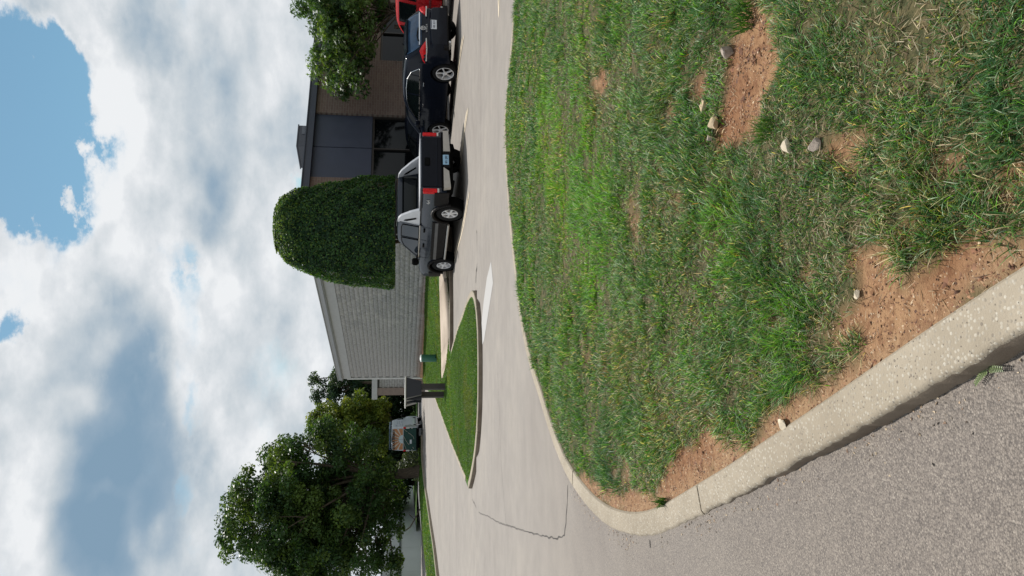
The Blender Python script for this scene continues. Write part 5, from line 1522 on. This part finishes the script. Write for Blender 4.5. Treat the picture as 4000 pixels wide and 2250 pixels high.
# --- work van, far
def van():
    q = at_depth(1650, 1714, 66)
    r = empty('work_van', (q.x, q.y, -.2), R(90.0)); tag(r, 'tall work van with an orange sunburst on its rear doors and a green lower half', 'van')
    c = Car(6.1, 2.03, 2.62, 1.55, .36,
            [(0, .8), (.005, 1.6), (.04, 2.2), (.09, 2.50), (.18, 2.60), (.5, 2.62), (3.6, 2.62), (4.1, 2.55), (4.5, 2.2), (4.9, 1.75), (5.1, 1.52), (5.5, 1.42), (5.9, 1.25), (6.07, 1.0), (6.1, .6)], .075, rr=.10, plan_r=(.12, .03), plan_f=(.6, .14), crease=.0)
    c.body(r, M['vanwhite'], (1.3, 4.85), .38)
    # green lower half: rear and flanks, with the swept upper edge
    c.side(r, 'green_side_panel', [(.02, .42), (.70, .42), (.75, .7), (1.05, .95), (1.35, .98), (1.0, 1.50), (.02, 1.60)], simple('van_dark_gray', (.06, .075, .08), .35), off=.005)
    c.side(r, 'lower_panel', [(1.95, .42), (4.3, .42), (4.3, .62), (1.95, .66)], simple('van_lower_gray', (.10, .13, .14), .4), off=.006)
    t = MB(); t.box((-.012, 0, 1.05), (.03, 1.92, 1.12), bevel=.01); dr = t.build('rear_door_lower', M['vangreen'], r)
    t = MB(); t.box((-.006, 0, 2.09), (.02, 1.78, .90), bevel=.006); up = t.build('rear_door_graphic', M['tan'], r)
    # rays and sun, flat print on the doors
    cx, cz = .0, 1.66; xr = -.0185
    angs = [0, 26, 52, 80, 100, 128, 154, 180]
    bound = lambda a: min(.885 / max(abs(math.cos(a)), 1e-3), .86 / max(math.sin(a), 1e-3))
    for i, (a0, a1) in enumerate([(2, 22), (31, 44), (52, 66), (75, 86), (94, 105), (114, 128), (136, 149), (158, 178)]):
        a0, a1 = R(a0), R(a1); pts = [(.36 * math.cos(a0), .36 * math.sin(a0))]
        for k in range(5):
            a = a0 + (a1 - a0) * k / 4; rr_ = bound(a); pts.append((rr_ * math.cos(a), rr_ * math.sin(a)))
        pts.append((.36 * math.cos(a1), .36 * math.sin(a1)))
        t = MB(); t.poly([(xr - .001, cx + p[0], cz + p[1]) for p in pts]); t.build('orange_ray', M['orange'], up)
    for a in (26.5, 48, 70, 90, 110, 132, 153.5):
        a = R(a); w = R(3.4); pts = [(.30 * math.cos(a - w), .30 * math.sin(a - w)), (bound(a - w) * math.cos(a - w), bound(a - w) * math.sin(a - w)), (bound(a + w) * math.cos(a + w), bound(a + w) * math.sin(a + w)), (.30 * math.cos(a + w), .30 * math.sin(a + w))]
        t = MB(); t.poly([(xr - .0035, cx + p[0], cz + p[1]) for p in pts]); t.build('cream_ray', M['rayc'], up)
    t = MB(); t.poly([(xr - .006, cx + .36 * math.cos(R(k * 7.5)), cz + .36 * math.sin(R(k * 7.5))) for k in range(25)]); t.build('sun_disc', M['sunpale'], up)
    text_part(up, 'lettering', 'SOLAR ENERGY', .24, (xr - .022, 0, 2.42), RB, M['inkblack'], sx=.98, bold=.012)
    text_part(up, 'small_lettering', 'SOLUTIONS', .13, (xr - .022, 0, 2.23), RB, simple('brown_ink', (.28, .13, .06), .5))
    for pts in ([(-.88, 1.60), (-.72, 1.42), (-.62, 1.3)], [(-.55, 1.22), (-.38, .98), (-.2, .78), (.02, .72)][::1], [(-.25, 1.60), (.1, 1.42), (.35, 1.25), (.5, 1.12)], [(.3, 1.60), (.55, 1.5), (.8, 1.40)], [(.68, .84), (.82, .74)]):
        t = MB(); t.path([(-.030, -p[0] * -1 if False else -(-p[0]), p[1]) for p in pts], .012, 4); t.build('white_stroke', M['rayc'], dr)
    t = MB(); t.box((-.033, .22, 1.0), (.012, .34, .16)); t.build('license_plate', M['plate'], dr)
    t = MB(); t.box((-.02, 0, 1.6), (.02, .015, 2.0)); t.build('door_gap', M['dark'], r)
    t = MB(); t.box((-.03, 0, 1.625), (.03, 1.9, .03)); t.build('door_trim', M['vanwhite'], r)
    for sd_ in (1, -1):
        t = MB(); t.box((-.01, sd_ * .97, 1.52), (.10, .13, .22), bevel=.02); l = t.build('tail_lamp', M['taillight'], r)
        t = MB(); t.box((-.012, sd_ * .97, 1.25), (.10, .13, .30), bevel=.01); t.build('clear_lamp', M['clearlens'], l)
        t = MB(); t.box((-.05, sd_ * .93, .90), (.02, .08, .08)); t.build('hinge', M['clearlens'], r)
        t = MB(); t.box((4.75, sd_ * 1.22, 1.62), (.14, .26, .36), bevel=.04); t.box((4.8, sd_ * 1.06, 1.55), (.08, .14, .06)); t.build('mirror', M['dark'], r, 40)
        t = MB(); t.box((-.03, sd_ * .86, 2.05), (.03, .06, .12)); t.build('door_hinge', M['vanwhite'], r)
        t = MB(); t.path([(.1, sd_ * .86, 2.80), (3.4, sd_ * .86, 2.80)], .03, 6); t.build('rack_rail', M['bluegray'], r)
        t = MB(); t.tube((1.5, sd_ * 1.04, .45), (4.2, sd_ * 1.04, .45), .04); t.build('side_step', M['bumper'], r)
        c.side(r, 'door_window', [(4.05, 1.65), (4.72, 1.62), (4.45, 2.05), (4.1, 2.2)], M['carglass'], sides=(sd_,))
    for k in range(5):
        t = MB(); x = .15 + .8 * k; t.path([(x, -.9, 2.66), (x, -.86, 2.80), (x, .86, 2.80), (x, .9, 2.66)], .028, 6); t.build('rack_bar', M['bluegray'], r)
    c.top(r, 'windshield', [4.15, 4.4, 4.7, 5.0], [.84, .86, .88, .9], M['carglass'])
    t = MB(); t.box((-.02, 0, 2.57), (.04, .5, .05)); t.build('high_brake_lamp', M['dark'], r)
    for yy, w in ((-.55, .5), (-.1, .3)):
        pass
    for (x0, x1, z, h) in ((.5, 1.5, 2.2, .18), (1.9, 3.1, 2.15, .07), (1.7, 3.3, 1.98, .05), (.6, 1.6, 1.9, .05), (2.2, 3.2, 1.75, .07), (.7, 1.9, 1.72, .05)):
        n = int((x1 - x0) / (h * .9)); t = MB()
        for k in range(n):
            if (k * 7 + int(z * 10)) % 5 == 4: continue
            xx = x0 + (k + .5) * (x1 - x0) / n; t.box((xx, -(c.y(xx, z) + .006), z), ((x1 - x0) / n * .62, .008, h))
        t.build('side_lettering', M['lettgray'], r)
    t = MB(); t.box((-.10, 0, .47), (.2, 1.9, .14), bevel=.03); t.build('rear_bumper', M['dark'], r)
    t = MB(); t.box((3, 0, .40), (5.4, 1.6, .2)); t.build('underbody', M['dark'], r)
    for x in (1.3, 4.85):
        wheel(r, x, .98, .38, .21, 1, 'six', .26); wheel(r, x, -.98, .38, .21, -1, 'six', .26)
van()

# ------------------------------------------------------------------ trees and hedge
def leaf_mesh(name, C, N, size, col, parent, mat, aspect=.6, star=False):
    """one folded leaf (four vertices) per centre, turned about normal N"""
    n = len(C); up = rng.randn(n, 3); N = N / (np.linalg.norm(N, axis=1)[:, None] + 1e-9)
    T = np.cross(N, up); T /= np.linalg.norm(T, axis=1)[:, None] + 1e-9; B = np.cross(N, T)
    s = size * (.6 + .8 * rng.rand(n))[:, None]
    if star:
        V = np.stack([C - T * s * .5, C - T * s * .05 + B * s * .18, C - T * s * .15 + B * s * .5, C + T * s * .12 + B * s * .2, C + T * s * .6, C + T * s * .12 - B * s * .2, C - T * s * .15 - B * s * .5, C - T * s * .05 - B * s * .18], 1)
        F = np.arange(n * 8).reshape(n, 8); k = 8
    else:
        V = np.stack([C - T * s * .5, C + B * s * aspect * .5 + N * s * .08, C + T * s * .5, C - B * s * aspect * .5 + N * s * .08], 1)
        F = np.arange(n * 4).reshape(n, 4); k = 4
    cc = np.repeat(col[:, None], k, 1).reshape(-1, 3)
    return np_mesh(name, V.reshape(-1, 3), F, k, mat, parent, {'tint': cc})
def limb(mb, a, b, r0, r1, bend, rs, n=5):
    a, b = Vector(a), Vector(b); pts = []
    off = Vector((rs.uniform(-1, 1), rs.uniform(-1, 1), rs.uniform(-.3, .6))) * bend
    for k in range(n + 1):
        t = k / n; pts.append(a.lerp(b, t) + off * math.sin(math.pi * t))
    for k in range(n): mb.tube(pts[k], pts[k + 1], r0 + (r1 - r0) * k / n, r0 + (r1 - r0) * (k + 1) / n, 7, False)
    return pts
def tree(name, base, center, rad, nclump, per, clump_r, leaf, cols, label, cat='tree', seed=1, trunk_r=.25, fork=None, nlimb=14, squash=.7, shape=None, avoid=None, group=None, star=False, hole=0.0, bark='bark', trunks=1):
    """base and centre in world coordinates; rad = half sizes of the crown"""
    root = empty(name, tuple(base)); tag(root, label, cat, group)
    rs = np.random.RandomState(seed); rr = random.Random(seed)
    c = np.array(center) - np.array(base); rad = np.array(rad, float)
    P = []
    while len(P) < nclump:
        q = rs.randn(3); q /= np.linalg.norm(q); r = rs.rand() ** (1 / 2.2)
        if r < hole: continue
        p = q * r
        w = 1.0 if shape is None else shape(p[2])
        p = p * np.array([w, w, 1]) * (1 + .10 * math.sin(7 * p[0] + seed) + .08 * math.cos(9 * p[2] + 3 * p[1]))
        p = c + p * rad
        if avoid is not None and avoid(p + np.array(base)): continue
        P.append(p)
    P = np.array(P); tone = rs.rand(nclump)
    cr = clump_r * (.6 + .8 * rs.rand(nclump))
    idx = np.repeat(np.arange(nclump), (per * (cr / clump_r) ** 1.6).astype(int) + 4)
    n = len(idx); q = rng.randn(n, 3); q /= np.linalg.norm(q, axis=1)[:, None]; r = rng.rand(n) ** .45
    C = P[idx] + q * (r * cr[idx])[:, None] * np.array([1, 1, squash])
    N = q * .6 + rng.randn(n, 3) * .6 + np.array([0, 0, .7])
    cols = np.array(cols); k = np.clip((tone[idx] * len(cols) + rng.randn(n) * .35).astype(int), 0, len(cols) - 1)
    col = cols[k] * (.75 + .5 * rng.rand(n, 1))
    leaf_mesh('crown', C, N, leaf, col, root, M['leaf'], star=star)
    t = MB()
    fk = np.array(fork if fork is not None else c * np.array([.6, .6, 0]) + np.array([0, 0, max(.8, c[2] - rad[2] * .75)]))
    for tk in range(trunks):
        o = Vector((rr.uniform(-.3, .3), rr.uniform(-.3, .3), 0)) * (trunks > 1)
        limb(t, o, Vector(fk) + o * 2, trunk_r * 1.25, trunk_r * .8, trunk_r * .5, rr, 5)
    t.lathe([(trunk_r * 1.7, -.3), (trunk_r * 1.4, .1), (trunk_r * 1.15, .5)], 'z', 10) if trunks == 1 else None
    t.build('trunk', M[bark], root, 60)
    order = rs.permutation(nclump)[:nlimb]
    t = MB()
    for i in order:
        limb(t, Vector(fk) + Vector((0, 0, rr.uniform(-.2, .5))), P[i], trunk_r * rr.uniform(.28, .5), .02, .5, rr, 5)
        for j in np.argsort(((P - P[i]) ** 2).sum(1))[1:3]: limb(t, Vector(P[i]) * .75 + Vector(fk) * .25, P[j], .035 * (trunk_r / .25), .012, .15, rr, 3)
    t.build('limbs', M[bark], root, 60)
    return root
G_MAPLE = [(.100, .165, .040), (.030, .072, .022), (.045, .100, .028), (.065, .125, .034), (.095, .155, .040), (.035, .078, .034)]
G_YEL = [(.11, .165, .028), (.16, .22, .036), (.22, .25, .04), (.11, .17, .034)]
G_DARK = [(.018, .040, .018), (.028, .056, .024), (.04, .07, .03)]
G_BLUE = [(.03, .065, .040), (.045, .085, .050), (.06, .10, .05)]
G_OAK = [(.09, .17, .05), (.038, .088, .03), (.055, .12, .036), (.085, .16, .04), (.11, .185, .045), (.05, .10, .05)]
tree('maple_tree', (-15.8, 66.5, -.15), (-18.7, 66.5, 8.75), (6.8, 6.4, 8.0), 640, 160, .90, .27, G_MAPLE, 'huge spreading dark green maple tree beside the drive', seed=3, trunk_r=.42,
     fork=(-.3, 0, 3.6), nlimb=48, shape=lambda z: 1.0 - .25 * max(0, z) ** 1.5 if z > 0 else min(1.7, 1 / math.sqrt(1 - .8 * z * z)), avoid=lambda p: (p[0] > -15.0 and p[2] < 3.7) or (p[0] > -17.2 and p[2] < 2.4) or p[2] < 1.6)
tree('young_maple_tree', (-13.9, 80, -.1), (-14.3, 80, 5.9), (2.9, 2.8, 5.1), 230, 170, .85, .27, G_YEL, 'yellow-green rounded maple tree behind the work van', avoid=lambda p: p[2] < 3.2, seed=5, trunk_r=.2, nlimb=18)
tree('tall_tree', (-10.6, 88, 0), (-10.9, 88, 8.6), (2.4, 2.2, 3.7), 60, 150, .8, .26, G_BLUE, 'thin blue-green tree rising past the far building wing', seed=8, trunk_r=.2, nlimb=22)
for k, (x, y, h, r, s, lb) in enumerate([(-13.5, 92, 7.5, 4.0, 18, 'dark tree behind the right side of the work van'), (-16.5, 96, 9.0, 4.8, 11, 'dark tree filling the gap behind the yellow-green maple'), (-19.8, 88, 6.5, 3.4, 17, 'low dark tree seen between the work van and the huge maple trunk'), (-29, 112, 9.0, 5.0, 18, 'dark tree farthest left beyond the long warehouse'), (-10.5, 100, 8.2, 4.0, 12, 'dark tree behind the far building wing'),
                                        (-23.5, 93, 8.0, 4.0, 13, 'dark tree standing behind the trunk of the huge maple'), (-5.0, 108, 8.5, 4.5, 14, 'dark tree half hidden by the gray block building')]):
    tree('background_tree', (x, y, -.1), (x, y, h * .52), (r, r * .8, h * .5), 110, 130, 1.1, .34, G_DARK, lb, seed=s, trunk_r=.25, nlimb=8, group='dark trees at the back of the lot')
def bush(name, x, y, z, r, n, leaf, cols, label, sq=.9):
    root = empty(name, (x, y, z)); tag(root, label, 'bush')
    q = rng.randn(n, 3); q /= np.linalg.norm(q, axis=1)[:, None]; q[:, 2] = np.abs(q[:, 2])
    rr = (.55 + .45 * rng.rand(n) ** .5) * r * (1 + .18 * np.sin(q[:, 0] * 7 + x) * np.cos(q[:, 2] * 6))
    C = q * rr[:, None] * np.array([1, 1, sq]); cols = np.array(cols)
    leaf_mesh('foliage', C, q + rng.randn(n, 3) * .6, leaf, cols[rng.randint(0, len(cols), n)] * (.7 + .5 * rng.rand(n, 1)), root, M['leaf'])
    t = MB(); rb_ = random.Random(int(x * 7))
    for k in range(5): limb(t, (0, 0, -.05), (rb_.uniform(-.5, .5) * r, rb_.uniform(-.5, .5) * r, r * .7), .03, .012, .1, rb_, 3)
    t.build('stems', M['bark'], root, 60)
bush('bush', -15.6, 88, -.1, 1.45, 2600, .17, [(.09, .16, .04), (.12, .20, .05), (.06, .12, .035)], 'bright green round bush in the sun beyond the parked van')
bush('bush', -16.6, 73, -.1, 1.5, 2600, .16, [(.06, .085, .055), (.08, .11, .07), (.045, .07, .04)], 'gray-green bush between the van and the huge maple trunk', 1.3)
for k, (x, y, r, lb) in enumerate([(7.6, 30.9, .75, 'clipped dark shrub at the foot of the brick wall behind the black crossover'), (1.4, 29.0, .42, 'small dark shrub near the corner of the gray block wall')]):
    bush('shrub', x, y, .1, r, 1500, .07, [(.02, .05, .02), (.03, .065, .022)], lb)
# tree in front of the brick wall, with lobed leaves
tree('oak_tree', (10.4, 30.4, .1), (10.9, 29.6, 3.95), (3.75, 1.9, 1.5), 230, 95, .42, .15, G_OAK, 'leafy green oak tree hanging over the flat roof edge at the right', seed=21, trunk_r=.055, fork=(.2, -.3, 1.9), nlimb=46, star=True, trunks=4)
# ivy-like clipped tree
hx, hy = 1.93, 27.35
k_ = hy / FPX
prof_h = [(1105, 160), (1114, 200), (1134, 244), (1171, 293), (1242, 332), (1311, 376), (1404, 411), (1512, 426), (1545, 422)]
hz = [EYE + (1572 - a) * k_ for a, b in prof_h][::-1]; hr = [b * k_ / 2 for a, b in prof_h][::-1]
hcx = [((2250 - c) - 1125) * k_ for c in (897, 897, 903, 906.5, 912, 919, 913.5, 912.5, 911)][::-1]
ztop = EYE + (1572 - 1094) * k_
root = empty('clipped_tree', (hx, hy, 0)); tag(root, 'dense dark green tree clipped into a tall dome beside the building corner', 'tree')
def hedge_pts(n, inset):
    z = rng.uniform(hz[0], ztop, n); top = rng.rand(n) < .10; bot = rng.rand(n) < .08
    a = rng.uniform(0, 2 * math.pi, n)
    zz = np.minimum(z, hz[-1]); R_ = np.interp(zz, hz, hr); cx = np.interp(zz, hz, hcx)
    cap = z > hz[-1]; R_ = np.where(cap, hr[-1] * np.sqrt(np.clip(1 - ((z - hz[-1]) / (ztop - hz[-1] + .01)) ** 2, 0, 1)), R_)
    s = np.sqrt(rng.rand(n))
    rad = np.where(bot, R_ * s, R_); z = np.where(bot, hz[0] + .1 * rng.rand(n), z); R0 = np.interp(hz[0], hz, hr)
    rad = np.where(bot, R0 * s, rad); rad = np.where(top, hr[-1] * s, rad); z = np.where(top, ztop - (ztop - hz[-1]) * s ** 2 * .9, z)
    cx = np.where(bot, hcx[0], cx)
    w = 1 + .035 * np.sin(a * 9 + z * 5) + .04 * (fbm(a * 2 + 20, z * 1.3, 2.2, 3) - .5) * 2
    rad = rad * w - inset
    x = cx + rad * np.cos(a); y = hy + rad * .66 * np.sin(a)
    N = np.stack([np.cos(a), np.sin(a), np.where(top, 1.6, np.where(bot, -1.2, .15 + .5 * (z > 5)))], 1)
    return np.stack([x - hx, y - hy, z], 1), N
C, N = hedge_pts(62000, np.abs(rng.randn(62000)) * .10 - .03)
C2, N2 = hedge_pts(2400, -.02 - .05 * rng.rand(2400)); kk = C2[:, 2] > 4.4; C = np.concatenate([C, C2[kk]]); N = np.concatenate([N, rng.randn(kk.sum(), 3)])
hc = 2.5 * np.array([(.012, .034, .012), (.020, .050, .016), (.032, .072, .020), (.055, .105, .026), (.018, .045, .022)])
tone = fbm(C[:, 0] * 2 + 9, C[:, 2] * 2, 1.7, 3)
col = hc[np.clip((tone * 7 - 1.4 + rng.randn(len(C)) * .9).astype(int), 0, 4)] * (.7 + .6 * rng.rand(len(C), 1))
rim_lit = rng.rand(len(C)) < .10 + .55 * np.clip((C[:, 2] - 4.9) / 1.0, 0, 1); col = np.where(rim_lit[:, None], np.array([(.15, .24, .045)]) * (.7 + .5 * rng.rand(len(C), 1)), col * np.array([.62, .72, .78]))  # sunlit rim put into the leaf colour, more pale leaves towards the top
leaf_mesh('foliage', C, N + rng.randn(len(C), 3) * .55, .075, col, root, M['hedgeleaf'])
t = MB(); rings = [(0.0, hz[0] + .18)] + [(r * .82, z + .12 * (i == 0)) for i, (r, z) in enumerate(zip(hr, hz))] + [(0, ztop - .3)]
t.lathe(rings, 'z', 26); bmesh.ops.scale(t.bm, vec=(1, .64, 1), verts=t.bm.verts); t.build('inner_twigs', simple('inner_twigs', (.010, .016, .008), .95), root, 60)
t = MB(); rt_ = random.Random(3)
for k in range(4): limb(t, (rt_.uniform(-.15, .15), rt_.uniform(-.1, .1) + .15, 0), (rt_.uniform(-.8, .8), rt_.uniform(-.4, .4), 2.4), .10, .06, .1, rt_, 4)
t.build('trunk', M['bark'], root, 60)

# dead branch leaning behind the verge
bp = [at_depth(a, b, 62) for a, b in ((1652, 1978), (1640, 1990), (1619, 2030), (1603, 2058), (1585, 2072))]
t = MB(); t.path([tuple(p) for p in bp], .05, 6); t.path([tuple(bp[2]), tuple(bp[2] + Vector((.5, .2, .5)))], .025, 5)
tag(t.build('fallen_branch', M['bark'], None, 60), 'bare dark branch slanting down from the maple crown to the verge', 'branch')
